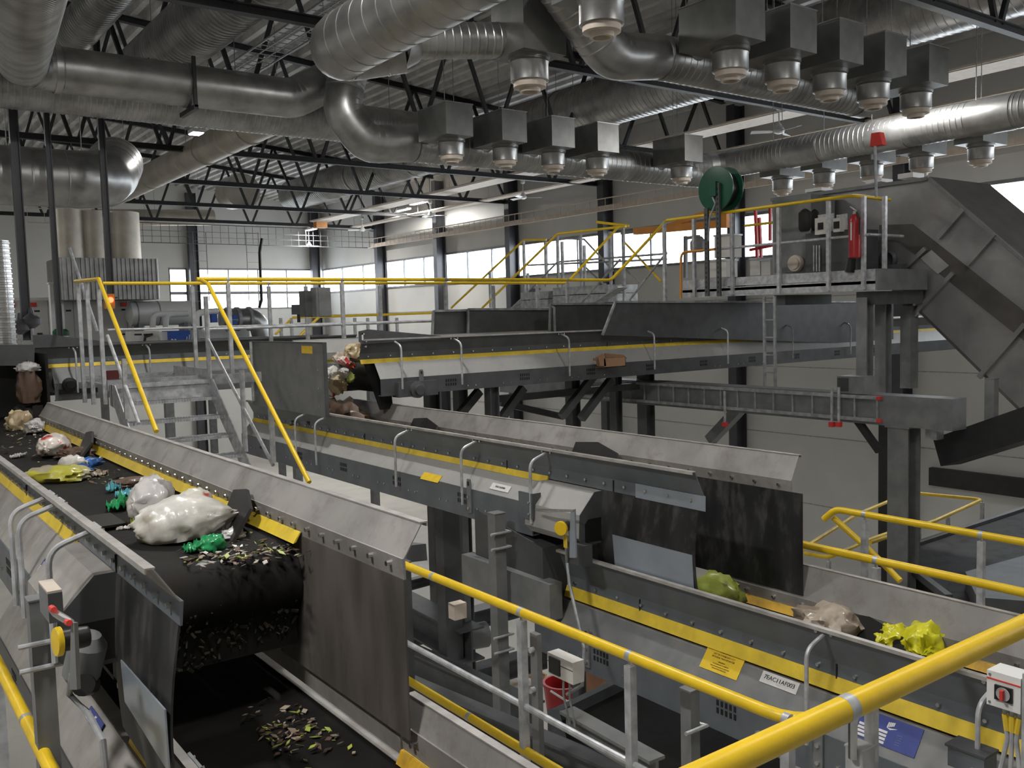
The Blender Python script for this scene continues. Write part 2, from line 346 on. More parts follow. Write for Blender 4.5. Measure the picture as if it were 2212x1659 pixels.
# ================================================================ ventilation ducts
def round_path(pts, R=.7, n=3):
    pts = [V(p) for p in pts]; out = [(pts[0], 'e')]
    for i in range(1, len(pts) - 1):
        a = (pts[i - 1] - pts[i]); b = (pts[i + 1] - pts[i]); la, lb = a.length, b.length; a.normalize(); b.normalize()
        ang = a.angle(b); cut = min(R / math.tan(ang / 2), la * .49, lb * .49)
        p, q = pts[i] + a * cut, pts[i] + b * cut
        for k in range(n + 1):
            t = k / n; out.append(((p * (1 - t) + pts[i] * t) * (1 - t) + (pts[i] * (1 - t) + q * t) * t, 'c'))
    out.append((pts[-1], 'e')); return out
def duct_mb(pts, r, rib=.13, R=.7, n=22, h=.007, arcs=3):
    path = round_path(pts, R, arcs) if len(pts) > 2 else [(V(pts[0]), 'e'), (V(pts[1]), 'e')]
    P, Q = [], []
    for i in range(len(path) - 1):
        p, q = path[i][0], path[i + 1][0]; d = q - p; L = d.length
        straight = not (path[i][1] == 'c' and path[i + 1][1] == 'c')
        if L < 1e-4: continue
        P.append(p); Q.append(r)
        if straight and rib:
            d.normalize(); k = max(1, int(L / rib)); st = L / k
            for j in range(k):
                s_ = (j + .5) * st
                for e, f in ((-.018, 0), (-.008, h), (.008, h), (.018, 0)):
                    P.append(p + d * (s_ + e)); Q.append(r + f)
        elif not straight:
            d.normalize()
            P.append(p + d * min(.03, L * .3)); Q.append(r + .008)
    P.append(path[-1][0]); Q.append(r)
    return MB().tube(P, Q, n)
def duct(name, label, pts, r, mt='galv', collars=(), grp=None, hang=True, **k):
    t = thing(name, label, 'duct', pts[0], grp)
    part(t, 'duct_run', duct_mb(pts, r, **k), M_[mt], ang=21)
    for c, d in collars:
        c = V(c); d = V(d).normalized()
        part(t, 'collar', MB().cyl(c - d * .05, c + d * .05, r + .03, n=24), M_[mt])
    if hang:
        pts = [V(p) for p in pts]; L = max(range(len(pts) - 1), key=lambda i: (pts[i + 1] - pts[i]).length)
        for f in (.12, .5, .88):
            c = pts[L].lerp(pts[L + 1], f); part(t, 'hanger_rod', MB().cyl((c.x, c.y, c.z + r * .9), (c.x, c.y, zdeck(c.x) + .05), .009, n=6), M_['zincdull'])
    return t
# upper left duct with an elbow at either end
y1 = 17.0
a = ony(62, 152, y1); zc = .252 * y1
p_end = ony(632, 215, y1)
t = duct('air_duct', 'spiral duct crossing the upper left, bent upwards at both ends', [V((a.x - .1, y1, zc)).lerp(atd(58, -70, 8.2), 1.45), (a.x - .1, y1, zc), (p_end.x, y1, zc), ony(716, 172, y1), ony(756, 130, 16.6)], .37, rib=.1,
     collars=[(V((ony(395, 0, y1).x, y1, zc)), (1, 0, 0)), (V((ony(112, 0, y1).x, y1, zc)), (1, 0, 0))], R=.65)
p = V((ony(395, 0, y1).x, y1, zc)); part(t, 'hanger_strap', MB().box((p.x - .03, y1 - .44, zc - .46), (p.x + .03, y1 - .38, zc + .42)).box((p.x - .04, y1 - .44, zc - .5), (p.x + .04, y1 + .4, zc - .42)), M_['dark'])
duct('air_duct', 'long straight spiral duct just below and behind the upper left bent duct', [(2.2, 18.0, 4.17), (11.2, 18.0, 4.17)], .40, rib=.1)
# riser that feeds the row of boxes in the middle
yr = 16.1
duct('air_duct', 'spiral duct dropping through a bright elbow to feed the middle row of nozzle boxes',
     [ony(770, 90, yr), ony(745, 190, yr), ony(738, 240, yr), ony(790, 312, yr), (ony(880, 0, yr).x, yr, 3.47), (18.0, yr, 3.47)], .36, R=.5, rib=.15)
# main duct along the right side
pr_ = [(17.4, yr, 3.5), (18.6, yr - .2, 3.70), (18.6, 3.0, 3.66)]
t = duct('air_duct', 'long spiral duct on the right with a row of nozzle boxes hanging under it', pr_, .345, R=.7, rib=.12)
for y in (13.4, 11.3, 9.1, 7.0, 5.4): part(t, 'smooth_sleeve', MB().cyl((18.6, y - .42, 3.675), (18.6, y + .42, 3.675), .355, n=24), M_['galv'])
# duct of the upper right row
yq = 9.5; zq = 3.62
t = duct('air_duct', 'spiral duct bending down to the upper right nozzle boxes, capped at its end', [ony(1205, -40, 9.3), ony(1318, 122, 9.4), (ony(1420, 0, yq).x, yq, zq), (ony(1852, 0, yq).x, yq, zq)], .31, R=.5)
part(t, 'end_cap', MB().cyl((ony(1845, 0, yq).x, yq, zq), (ony(1866, 0, yq).x, yq, zq), .325, n=24), M_['galv'])
# big elbow in the top middle with its branch
e = ony(722, 108, 11.1)
be = ony(868, 90, 10.75); br = ony(1100, 88, 10.3)
t = thing('air_duct', 'large duct elbow at top centre with a bright spiral branch to the big nozzle box', 'duct', e)
part(t, 'elbow_run', duct_mb([(e.x + .1, 4.0, e.z + .1), (e.x, 11.2, e.z), be], .40, R=.62, rib=.32, n=26, arcs=5), M_['galv'])
part(t, 'spiral_branch', duct_mb([be - V((.1, 0, 0)), br], .235, rib=.11), M_['galv'])
part(t, 'reducer', MB().tube([be - V((.03, 0, 0)), be + V((.22, -.03, 0))], [.40, .25], 24), M_['galv'])
# large ducts that run along the hall inside the trusses
duct('spiral_main', 'fat spiral main running along the right under the roof, behind the dark trusses', [(18.55, 2.0, 6.15), (18.55, 43, 6.15)], .70, rib=.18, n=28, h=.012, collars=[((18.55, 22.2, 6.15), (0, 1, 0)), ((18.55, 31, 6.15), (0, 1, 0)), ((18.55, 36, 6.15), (0, 1, 0))])
c = onz(390, 85, 6.1)
duct('spiral_main', 'fat dark spiral main under the roof at upper left, above the bent duct', [(c.x, 4, 6.1), (c.x, 25, 6.1)], .62, rib=.16, n=28, h=.012)
c = onz(155, 82, 5.7)
duct('air_duct', 'short spiral duct under the roof in the top left corner', [(c.x, 3, 5.7), (c.x, c.y, 5.7)], .36)
c = onz(385, 352, 4.95)
t = duct('insulated_duct', 'smooth foil wrapped duct running away at upper left beside a lit lamp', [(c.x, 19, 4.95), (c.x, 37.5, 4.95)], .42, 'insul', rib=3.2, h=.012, collars=[((c.x, 26.5, 4.95), (0, 1, 0)), ((c.x, 23.0, 4.95), (0, 1, 0))])
ye = 20.6
duct('air_duct', 'very wide duct elbow at the left edge behind the dark hanger posts', [(1.2, ye, ony(100, 384, ye).z), (ony(205, 0, ye).x, ye, ony(100, 384, ye).z), ony(250, 352, ye + 1.4)], .58, R=.9, rib=.3, n=28)
c = ony(640, 430, 42)
duct('insulated_duct', 'foil wrapped duct with a dark round end, far back under the roof', [ony(525, 412, 40), ony(500, 418, 43)], .75, 'insul', rib=0)
duct('air_duct', 'pale duct running across the far end above the back wall tray', [ony(200, 470, 47), ony(460, 470, 47)], .4, 'insul', rib=1.5)
# flexible foil hose at the left edge
a, b = ony(-6, 520, 16), ony(20, 760, 16)
duct('flexible_hose', 'shiny ribbed foil hose standing at the left edge', [(a.x, 16, a.z), (b.x - .05, 16, b.z)], .16, 'chrome', rib=.075, h=.0122, n=18)
# ---------------------------------------------------------------- nozzle boxes
def nozzle_box(x, y, z, label, grp, bx=.30, by=.5, bh=.6, stub=None, s=1.0, ox=0.0):
    t = thing('duct_nozzle_box', label, 'air nozzle', (x, y, z), grp); zb = z + .44 * s
    part(t, 'housing', MB().box((x - bx + ox, y - by, zb), (x + bx + ox, y + by, zb + bh)), M_['galvbox'])
    part(t, 'flange', MB().box((x - bx - .012 + ox, y - by - .012, zb + bh - .02), (x + bx + .012 + ox, y + by + .012, zb + bh)), M_['galv'])
    part(t, 'collar', MB().lathe((x, y, zb), (0, 0, -1), [(.27 * s, 0), (.27 * s, .03), (.25 * s, .03), (.25 * s, .06), (.256 * s, .07), (.25 * s, .08), (.25 * s, .30 * s), (.21 * s, .31 * s)], 24), M_['galv'])
    part(t, 'nozzle', MB().lathe((x, y, zb - .29 * s), (0, 0, -1), [(.215 * s, 0), (.215 * s, .09 * s), (.19 * s, .10 * s), (.14 * s, .10 * s), (.135 * s, .15 * s), (.10 * s, .15 * s), (.10 * s, .08 * s)], 24), M_['cream'])
    if stub: part(t, 'inlet_stub', MB().tube(stub, .2, 18), M_['galv'])
    part(t, 'hanger_rod', MB().cyl((x + ox, y, zb + bh), (x + ox, y, zdeck(x) + .05), .008, n=6), M_['zincdull'])
    return t
yn = 15.1; zn = .196 * yn
nb = nozzle_box(ony(965, 0, yn).x, yn, zn, 'nozzle box first from left in the middle row, under the bright elbow', 'nozzle boxes of the middle row', stub=[(ony(965, 0, yn).x, yn + .45, zn + .7), (ony(965, 0, yn).x, yr, zn + .5)], ox=-.12)
x0_ = ony(965, 0, yn).x
for px, py, l in ((1082, 365, 'second'), (1186, 370, 'third'), (1282, 375, 'fourth')):
    q = ony(px, py, yn); dup(nb, (q.x - ony(965, 352, yn).x, 0, 0), 'nozzle box %s from left in the middle row of five' % l)
dup(nb, (ony(1465, 398, yn).x - ony(965, 352, yn).x, 0, 0), 'nozzle box ending the middle row, just left of the green cable reel')
yn2 = 8.6; zn2 = .366 * yn2; q0 = ony(1578, 175, yn2)
nb2 = nozzle_box(q0.x, yn2, zn2, 'nozzle box first from left in the dark upper right row, largest in view', 'nozzle boxes of the upper right row', stub=[(q0.x, yn2 + .45, zn2 + .7), (q0.x, yq, zn2 + .5)], ox=-.18)
for px, py, l in ((1690, 198, 'second'), (1792, 215, 'third'), (1886, 237, 'fourth'), (1978, 255, 'fifth and last')):
    dup(nb2, (ony(px, py, yn2).x - q0.x, 0, 0), 'nozzle box %s from left in the dark upper right row' % l)
q = ony(1145, 200, 10.1)
nozzle_box(q.x, 10.1, q.z, 'single big nozzle box at top centre on the bright spiral branch', None, bx=.36, by=.36, bh=.74, s=1.05)
q = ony(1300, 82, 7.77)
nozzle_box(q.x, 7.77, q.z, 'nozzle box cut off by the top edge, right of the big single box', None, s=1.0)
xn = 19.3; q0 = onx(1990, 379, xn)
nb3 = nozzle_box(xn, q0.y, q0.z, 'nozzle box under the right duct, second from the right edge of the picture', 'nozzle boxes under the right duct', by=.3, bx=.5, bh=.5)
for px, l in ((1690, 'nozzle box under the right duct, fifth from the right edge, left of the machine roof'), (1780, 'nozzle box under the right duct, fourth from the right edge'), (1883, 'nozzle box under the right duct, third from the right edge, behind the thin pole'), (2118, 'nozzle box under the right duct, nearest the right edge of the picture')):
    dup(nb3, (0, onx(px, 350, xn).y - q0.y, 0), l)
# ---------------------------------------------------------------- radiant ceiling panels along the right wall
for x, z, l, w_ in ((21.3, 5.25, 'long pale radiant heating panel under the roof on the right, nearer the trusses', .9), (23.3, 5.0, 'long pale radiant heating panel under the roof right beside the wall', .45)):
    t = thing('radiant_panel', l, 'heating panel', (x, 20, z), 'radiant panels along the right wall')
    part(t, 'panel', MB().box((x - w_ / 2, 2, z), (x + w_ / 2, 46, z + .09)), M_['cream'])
    part(t, 'pipe', MB().tube([(x - w_ / 2 - .03, 2, z + .05), (x - w_ / 2 - .03, 46, z + .05)], .035, 8), M_['cream'])
    part(t, 'pipe', MB().tube([(x + w_ / 2 + .03, 2, z + .05), (x + w_ / 2 + .03, 46, z + .05)], .035, 8), M_['cream'])
    for y in range(3, 46, 6): part(t, 'hanger_rod', MB().tube([(x, y, z + .09), (x, y, zdeck(x))], .008, 5), M_['zinc'])
# ---------------------------------------------------------------- ceiling fans
def fan(p, s, label, rot, drop=.55):
    p = V(p); t = thing('ceiling_fan', label, 'fan', p, 'white ceiling fans')
    part(t, 'canopy', MB().lathe(p + V((0, 0, drop)), (0, 0, 1), [(.05, 0), (.09, .03), (.09, .14), (.05, .16)], 16), M_['white'])
    part(t, 'rod', MB().cyl(p + V((0, 0, .1)), p + V((0, 0, drop + .02)), .016, n=8), M_['white'])
    part(t, 'hanger', MB().cyl(p + V((0, 0, drop + .15)), (p.x, p.y, zdeck(p.x)), .014, n=6), M_['dark'])
    part(t, 'motor', MB().lathe(p, (0, 0, 1), [(.06, -.06), (.13, -.03), (.15, .03), (.10, .10), (.05, .2)], 18), M_['white'])
    for k in range(3):
        a_ = rot + k * 2 * math.pi / 3; d = V((math.cos(a_), math.sin(a_), 0)); n_ = V((-d.y, d.x, .25)).normalized()
        part(t, 'blade', MB().plate([p + d * .13 - n_ * .04, p + d * .25 - n_ * .075, p + d * s - n_ * .085, p + d * s + n_ * .085, p + d * .25 + n_ * .075, p + d * .13 + n_ * .04], .012), M_['white'])
    return t
fan(onx(1683, 284, 20.0), .72, 'white ceiling fan at upper right, nearest of the five', .35)
fan(onx(1130, 427, 22.5), .75, 'white ceiling fan in front of the fourth column on the right wall', -.5)
fan(onx(930, 466, 22.8), .75, 'white ceiling fan hanging between second and third column of the right wall', -.62)
fan(onx(783, 497, 22.8), .75, 'white ceiling fan nearest the far hall corner, on the end of the last truss', .6)
fan(ony(668, 531, 47), .62, 'bright white ceiling fan in front of the back wall, left of the corner', .1, .9)
# ---------------------------------------------------------------- cable trays
def tray(name, label, p0, p1, side, h, step, mt='zincdull', back=None, grp=None, hang=False):
    p0, p1, side = V(p0), V(p1), V(side); t = thing(name, label, 'cable tray', p0, grp); d = p1 - p0; L = d.length; d.normalize()
    for k in (0, 1): part(t, 'side_rail', MB().bar(p0 + side * k, p1 + side * k, .03, .04), M_[mt])
    r = MB(); k = int(L / step)
    for i in range(k + 1): r.bar(p0 + d * (i * step), p0 + d * (i * step) + side, .018, .018, d)
    if back:
        for q in back: r.bar(p0 + side * q, p1 + side * q, .02, .02)
    part(t, 'rungs', r, M_[mt])
    if hang:
        for f in (.1, .5, .9): c = p0.lerp(p1, f) + side; part(t, 'hanger_rod', MB().cyl(c, (c.x, c.y, zdeck(c.x) + .05), .009, n=6), M_['zincdull'])
    return t
xt = 24.35
zt0, zt1 = onx(1240, 465, xt).z, onx(1240, 440, xt).z
tray('cable_tray', 'long pale cable tray along the windowed right wall above the windows', (xt, 6, zt0), (xt, 46.3, zt0), (0, 0, zt1 - zt0), .5, .45, 'cream')
t = thing('cable_duct', 'pale flat cable trunking behind the tray on the right wall', 'trunking', (xt + .1, 26, zt0)); part(t, 'trunking', MB().box((xt + .05, 6, zt0 + .02), (xt + .1, 46, zt0 + .2)), M_['cream'])
yb = 46.5; a, b = ony(250, 522, yb), ony(815, 528, yb)
tray('cable_tray', 'wire mesh tray crossing the far end in front of the back wall windows', (a.x, yb, a.z), (b.x, yb, a.z), (0, 0, .95), .5, .42, 'greydk', back=(.33, .62), hang=True)
a, b = ony(60, 480, 40), ony(262, 482, 40)
tray('cable_tray', 'white framed cable tray at far left above the air handling cabinets', a, (b.x, 40, a.z), (0, 0, .55), .5, .6, 'cream', hang=True)
for px, l in ((443, 'left'), (557, 'right')):
    a = ony(px, 650, 46); b = ony(px - 5, 500, 46)
    tray('cable_ladder', 'upright cable ladder in front of the back wall window, the %s one of two' % l, (a.x - .3, 46.45, a.z), (a.x - .3, 46.45, b.z), (.65, 0, 0), .5, .5, 'grey')
c0 = onz(600, 100, 6.0)
tray('cable_tray', 'wire cable tray under the roof left of the big duct elbow', (c0.x - .4, 9, 6.0), (c0.x - .4, 27, 6.0), (.8, 0, 0), .5, .33, 'zinc', back=(.33, .66), hang=True)
# ---------------------------------------------------------------- lamps
for p, l, pw_, ln_ in ((ony(424, 290, 22.5), 'lit lamp glowing between the ducts at upper left', 60, .4), (ony(869, 455, 40), 'lit lamp batten seen edge on between the far trusses, centre', 420, 1.3), (ony(904, 440, 38), 'lit lamp batten by the fan, right of the centre far trusses', 420, 1.3), (ony(672, 497, 46), 'lit lamp batten above the fan at the back wall', 420, 1.0)):
    light(p.x, p.y, p.z, l, pw_, ln=ln_)
p = atd(1925, 165, 18.5); light(p.x, p.y, p.z, 'lamp batten hidden behind the upper right nozzle boxes, lighting the right duct', 300)
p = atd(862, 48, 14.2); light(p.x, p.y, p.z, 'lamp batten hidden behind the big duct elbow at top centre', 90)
for x, y, z, pw_ in ((3.9, 8.4, 5.45, 480), (1.3, 1.0, 5.45, 170), (-2.4, 3.2, 4.2, 330), (9.0, 3.2, 5.45, 100), (-3.0, 22, 5.45, 260), (-1.0, 34, 5.45, 420)):  # first lamp fits the lit casing of B; the others are added fill
    light(x, y, z, 'unseen lamp batten outside the picture, added for its light on the hall', pw_)
# ================================================================ belt conveyors
HT, HF = .50, .41             # half widths: skirt top, skirt flange
def conv_map(ax, c, z0):
    if ax == 'y': return lambda s_, u, w_: V((c + u, s_, z0 + w_))
    return lambda s_, u, w_: V((s_, c + u, z0 + w_))
def bolts(t, pts, ax, r=.011, h=.03, mt='chrome'):
    ax = V(ax).normalized(); proto = None
    for p in pts:
        if proto is None:
            proto = _link(MB().cyl(-ax * h / 2, ax * h / 2, r, n=6), 'bolt', M_[mt], V((0, 0, 0))); o = proto
        else:
            o = proto.copy(); COL.objects.link(o)
        o.parent = t; o.location = V(p) - ROOT[t.name]; ROOT[o.name] = ROOT[t.name]
def conveyor(name, label, ax, c, z0, s0, s1, h1=.165, h2=.09, off=.03, head=0, sk0=None, sk1=None, mats=None, handles=(), hlen=.42, bs=.2, seams=(), beamh=.25, caseh=.15, lskirt=None, rskirt=None, legs=(), sides=('L', 'R'), case0=None, case1=None, seal_in='yseal', grp=None, bmax=99, strip=.055, HT=HT, HF=HF):
    """u<0 is the side that faces the camera.  s runs along the belt; head = +1/-1 end that carries the pulley."""
    M = conv_map(ax, c, z0); mm = dict(skirt='blue', skirt_in='skirt', flange='blue', lip='lip', case='case', beam='blue'); mm.update(mats or {})
    wf = -h1 - h2; wb = wf - .06; wc = wf - off; wj = wc - caseh; we = wj - beamh
    t = thing(name, label, 'conveyor', M((s0 + s1) / 2, 0, we), grp)
    # belt: a loop round two drums
    r = .17; cw = wb - r; lo, hi = min(s0, s1) + r, max(s0, s1) - r; loop = []
    for k in range(9): a = math.pi / 2 - math.pi * k / 8; loop.append((hi + r * math.cos(a), cw + r * math.sin(a)))
    for k in range(9): a = -math.pi / 2 - math.pi * k / 8; loop.append((lo + r * math.cos(a), cw + r * math.sin(a)))
    b = MB(); n = len(loop); us = [-.41, -.3, 0, .3, .41]; dz = [.02, 0, -.012, 0, .02]
    vs = [M(s_, u, w_ + (d if w_ > cw + r * .9 else 0)) for s_, w_ in loop for u, d in zip(us, dz)]
    m = len(us); b.add(vs, [(i * m + j, ((i + 1) % n) * m + j, ((i + 1) % n) * m + j + 1, i * m + j + 1) for i in range(n) for j in range(m - 1)])
    part(t, 'belt', b, M_['belt'])
    for e in (lo, hi): part(t, 'drum', MB().cyl(M(e, -.4, cw), M(e, .4, cw), r - .012, n=20), M_['grey'])
    for sg in (-1, 1):
        near = sg < 0; k0, k1 = (lskirt if near else rskirt) or (sk0 if sk0 is not None else s0, sk1 if sk1 is not None else s1)
        S = lambda pr, a, b_: MB().sweep([(sg * u, w_) for u, w_ in pr], a, b_, M)
        part(t, 'skirt_plate', S([(HT, 0), (HT + .006, 0), (HF + .014, -h1), (HF + .008, -h1)], k0, k1), M_[mm['skirt'] if near else mm['skirt_in']])
        part(t, 'skirt_lip', S([(HT - .004, 0), (HT - .004, .006), (HT + .03, .006), (HT + .03, -.014), (HT + .024, -.014), (HT + .024, 0)], k0, k1), M_[mm['lip']])
        part(t, 'skirt_flange', S([(HF, -h1), (HF + .014, -h1), (HF + .016, wf), (HF + .008, wf)], k0, k1), M_[mm['flange'] if near else mm['skirt_in']])
        part(t, 'seal_strip', S([(HF + .004, wf + .02), (HF + .018, wf + .02), (HF + .05, wf - strip), (HF + .036, wf - strip - .005)], k0 if case0 is None else max(min(k0, k1), case0), k1), M_['yseal'])
        part(t, 'inner_seal', S([(HF - .004, wf + .02), (HF + .002, wf + .02), (.385, wb + .035), (.37, wb + .03)], max(min(k0, k1), min(s0, s1)), min(max(k0, k1), max(s0, s1))), M_[seal_in])
        bp = []; s_ = min(k0, k1) + .1
        while s_ < min(max(k0, k1) - .05, bmax): bp.append(M(s_, sg * (HF + (.018 if near else -.002)), -h1 - h2 * .42)); s_ += bs
        if near or ax == 'y': bolts(t, bp[:50], M(0, 1, 0) - M(0, 0, 0), h=.03)
        if seams:
            sm = MB()
            for q in seams: sm.box(M(q - .004, sg * (HF + .012), -h1 - .005), M(q + .004, sg * (HF + .022), wf + .002)); 
            part(t, 'flange_joint', sm, M_['black'])
        c0, c1 = (s0 if case0 is None else case0), (s1 if case1 is None else case1)
        if ('L' if near else 'R') in sides:
            part(t, 'side_casing', S([(HF + .045, wc), (HF + .05, wc), (.595, wj), (.59, wj)], c0, c1), M_[mm['case']])
            part(t, 'casing_top', S([(HF - .02, wc - .002), (HF - .02, wc + .002), (HF + .05, wc + .002), (HF + .05, wc - .002)], c0, c1), M_['casedirty'])
            part(t, 'side_beam', S([(.53, we), (.60, we), (.60, wj + .004), (.59, wj + .004), (.59, we + .01), (.53, we + .01)], c0, c1), M_[mm['beam']])
            s_ = min(c0, c1) + .9; fb = []; nv = 0
            while s_ < min(max(c0, c1) - .4, bmax) and (near or ax == 'x'):
                vt = MB()
                for q in range(5):
                    for z_ in (0, 1): vt.box(M(s_ + q * .034, sg * .599, wj - .085 - z_ * .05), M(s_ + q * .034 + .018, sg * .6035, wj - .05 - z_ * .05))
                if near: part(t, 'vent_slots', vt, M_['black'])
                for q in (-.28, -.16, .32, .44): fb.append(M(s_ + q, sg * .606, wj - .15))
                s_ += 1.15
            if near and fb: bolts(t, fb[:24], M(0, 1, 0) - M(0, 0, 0), r=.010, h=.014)
            # lifting lugs
            for q in (min(c0, c1) + .55 * k for k in ()): pass
    for hs in handles:
        hs, sg = (hs, -1) if not isinstance(hs, tuple) else hs
        hd = MB().tube([p for p, _ in round_path([M(hs, sg * (HT - .01), -.03), M(hs, sg * .665, -.085), M(hs, sg * .665, wj - hlen * .3)], .09, 5)], .0125, 8)
        h = part(t, 'handle', hd, M_['zinc'])
        part(h, 'bracket', MB().plate([M(hs - .07, sg * (HT - .022), -.01), M(hs + .07, sg * (HT - .022), -.01), M(hs + .10, sg * (HT - .043), -.075), M(hs - .04, sg * (HT - .036), -.055)], .01), M_['zinc'])
        for q in (-.045, .055): o = part(h, 'bolt', MB().cyl(M(hs + q, sg * (HT - .04), -.03), M(hs + q, sg * (HT + .005), -.03), .011, n=6), M_['chrome'])
    t['_m'] = 0; del t['_m']
    return t, M
def lug(t, M, s_, sg, wj, h=.30):
    part(t, 'lifting_lug', MB().prism([M(s_ - .03, sg * .604, wj - .2), M(s_ + .03, sg * .604, wj - .2), M(s_ + .03, sg * .604, wj + .06), M(s_ + .02, sg * .604, wj + .09), M(s_ - .02, sg * .604, wj + .09), M(s_ - .03, sg * .604, wj + .06)], M(0, sg * .012, 0) - M(0, 0, 0)), M_['grey'])
    part(t, 'lug_eye', MB().box(M(s_ - .009, sg * .617, wj + .035), M(s_ + .009, sg * .620, wj + .07)), M_['black'])
    bolts(t, [M(s_, sg * .622, wj - .06), M(s_, sg * .622, wj - .16)], M(0, 1, 0) - M(0, 0, 0), r=.014, h=.014)
def end_box(t, M, s0, s1, wc, mt='casedirty', sg=-1):
    """hexagonal casing round the head pulley bearing on the near side, with an open dark mouth"""
    prof = [(HF, wc + .02), (.50, wc + .02), (.645, wc - .13), (.655, wc - .30), (.60, wc - .36), (HF, wc - .36)]
    part(t, 'head_casing', MB().sweep([(sg * u, w_) for u, w_ in prof], s0, s1, M), M_[mt])
    lo = min(s0, s1); mo = [(HF + .005, wc - .17), (.57, wc - .17), (.60, wc - .20), (.60, wc - .34), (HF + .005, wc - .34)]
    part(t, 'shaded_casing_face', MB().sweep([(sg * u, w_) for u, w_ in [(HF, wc + .02), (.50, wc + .02), (.645, wc - .13), (.655, wc - .30), (.60, wc - .36), (HF, wc - .36)]], lo - .006, lo - .001, M), M_['greydk'])  # end face painted dark for its shade; the box is pale grey all round
    part(t, 'casing_mouth', MB().sweep([(sg * u, w_) for u, w_ in mo], lo - .010, lo - .0065, M), M_['black'])
def drop_sheet(t, M, s0, s1, w0, w1, sg, mt, n=10, bend=.03, slope0=0, slope1=0, name='drop_sheet', flare=0.0):
    """rubber side sheet hanging from the skirt flange at the discharge end"""
    def fn(i, j):
        s_ = s0 + (s1 - s0) * i; w_ = w0 + (w1 - w0) * j + slope0 * i * (1 - j) + slope1 * i * j
        return M(s_, sg * (HF + .004 + bend * math.sin(j * 2.6) * (1 if i > .4 else .5) + flare * j), w_)
    m = MB().grid(fn, n, n); m2 = [p + (M(0, sg * .008, 0) - M(0, 0, 0)) for p in m.v]; k = len(m.v)
    m.add(m2, [tuple(reversed(f)) for f in m.f])
    # close the rim
    N = n + 1; rim = [i * N for i in range(N)] + [n * N + j for j in range(1, N)] + [i * N + n for i in range(n - 1, -1, -1)] + [j for j in range(n - 1, 0, -1)]
    m.f += [(rim[i], rim[(i + 1) % len(rim)], k + rim[(i + 1) % len(rim)], k + rim[i]) for i in range(len(rim))]
    return part(t, name, m, M_[mt])

XA, ZA, XB, ZB, ZC2, ZA2 = 1.30, -.80, 4.88, -1.03, -1.80, -1.50
def hy(px, py, x): return onx(px, py, x).y
# ---- A: near left, feeding towards the camera
hA = [hy(52, 1072, XA - .60), hy(72, 1105, XA - .60), hy(140, 1160, XA - .60)]
A, MA = conveyor('belt_conveyor', 'near left belt conveyor carrying the big white rubbish bags', 'y', XA, ZA, 4.03, 13.6, h1=.125, h2=.083, lskirt=(3.1, 13.6), rskirt=(3.07, 10.85), handles=hA, seams=(3.95, 6.1), case0=4.7,
                 mats=dict(case='casedirty', flange='blue', skirt='skirt', lip='lip'), bs=.155, caseh=.18, beamh=.24)
wfA = -.208
end_box(A, MA, 4.02, 4.72, wfA - .03)
drop_sheet(A, MA, 3.97, 3.12, wfA + .02, -.86, -1, 'sheet', bend=.05, slope0=-.0, slope1=-.06)
part(A, 'clean_plate', MB().plate([MA(3.70, -HF - .075, -.485), MA(3.115, -HF - .075, -.485), MA(3.105, -HF - .075, -.70), MA(3.67, -HF - .075, -.64)], .006), M_['plate'])
drop_sheet(A, MA, 4.35, 3.07, wfA + .0, -.85, 1, 'sheetbrown', bend=.0)
part(A, 'scraper_beam', MB().box(MA(4.10, -.40, -.74), MA(4.25, .40, -.47)), M_['rubber'])
part(A, 'bounce_board', MB().box(MA(4.25, -.40, -.76), MA(9.0, .40, -.74)), M_['rubber'])  # added dark board, keeps floor bounce off the underside of the belt
# caked dirt on the head drum
ck = MB()
for i in range(420):
    u = random.uniform(-.40, .40); sz = random.uniform(.005, .018); h_ = random.random() ** 2
    p = MA(4.10 - random.uniform(0, .06) * (1 - h_), u, -.46 + .03 * math.sin(u * 9) - h_ * .26); q = V((random.uniform(-1, 1), random.uniform(-1, 1), random.uniform(-1, 1))).normalized()
    ck.bar(p - q * sz, p + q * sz, sz * .8, sz * .5, (q.y, -q.x, .3))
o = part(A, 'caked_dirt', ck, mat('caked_waste', (.06, .05, .03), .8, 0, .5, 30, col2=(.02, .018, .012))); o['kind'] = 'stuff'
# plough blades on the right skirt
def plough(t, M, s_, sg, w_, L=.42, h=.16, mt='black'):
    part(t, 'plough_blade', MB().prism([M(s_ + L * .5, sg * (HF - .002), w_ + h * .55), M(s_ + L * .1, sg * (HF - .002), w_ + h * .75), M(s_ - L * .3, sg * (HF - .06), w_ + h * .35), M(s_ - L * .5, sg * (HF - .2), w_ - h * .5), M(s_ - L * .2, sg * (HF - .17), w_ - h * .62), M(s_ + L * .5, sg * (HF - .05), w_ - h * .1)], M(0, -sg * .016, .01) - M(0, 0, 0)), M_[mt])
for p, L in (((545, 1110), .5), ((205, 945), .6)):
    plough(A, MA, hy(*p, XA + .40), 1, wfA + .01, L)
part(A, 'plough_blade', MB().plate([MA(5.35, -.42, wfA - .02), MA(5.0, -.4, wfA - .02), MA(5.15, -.1, wfA - .05), MA(5.5, -.1, wfA - .05)], .012), M_['black'])
part(A, 'end_plate', MB().box(MA(10.85, .36, -.36), MA(10.87, .46, -.02)), M_['rubber'])
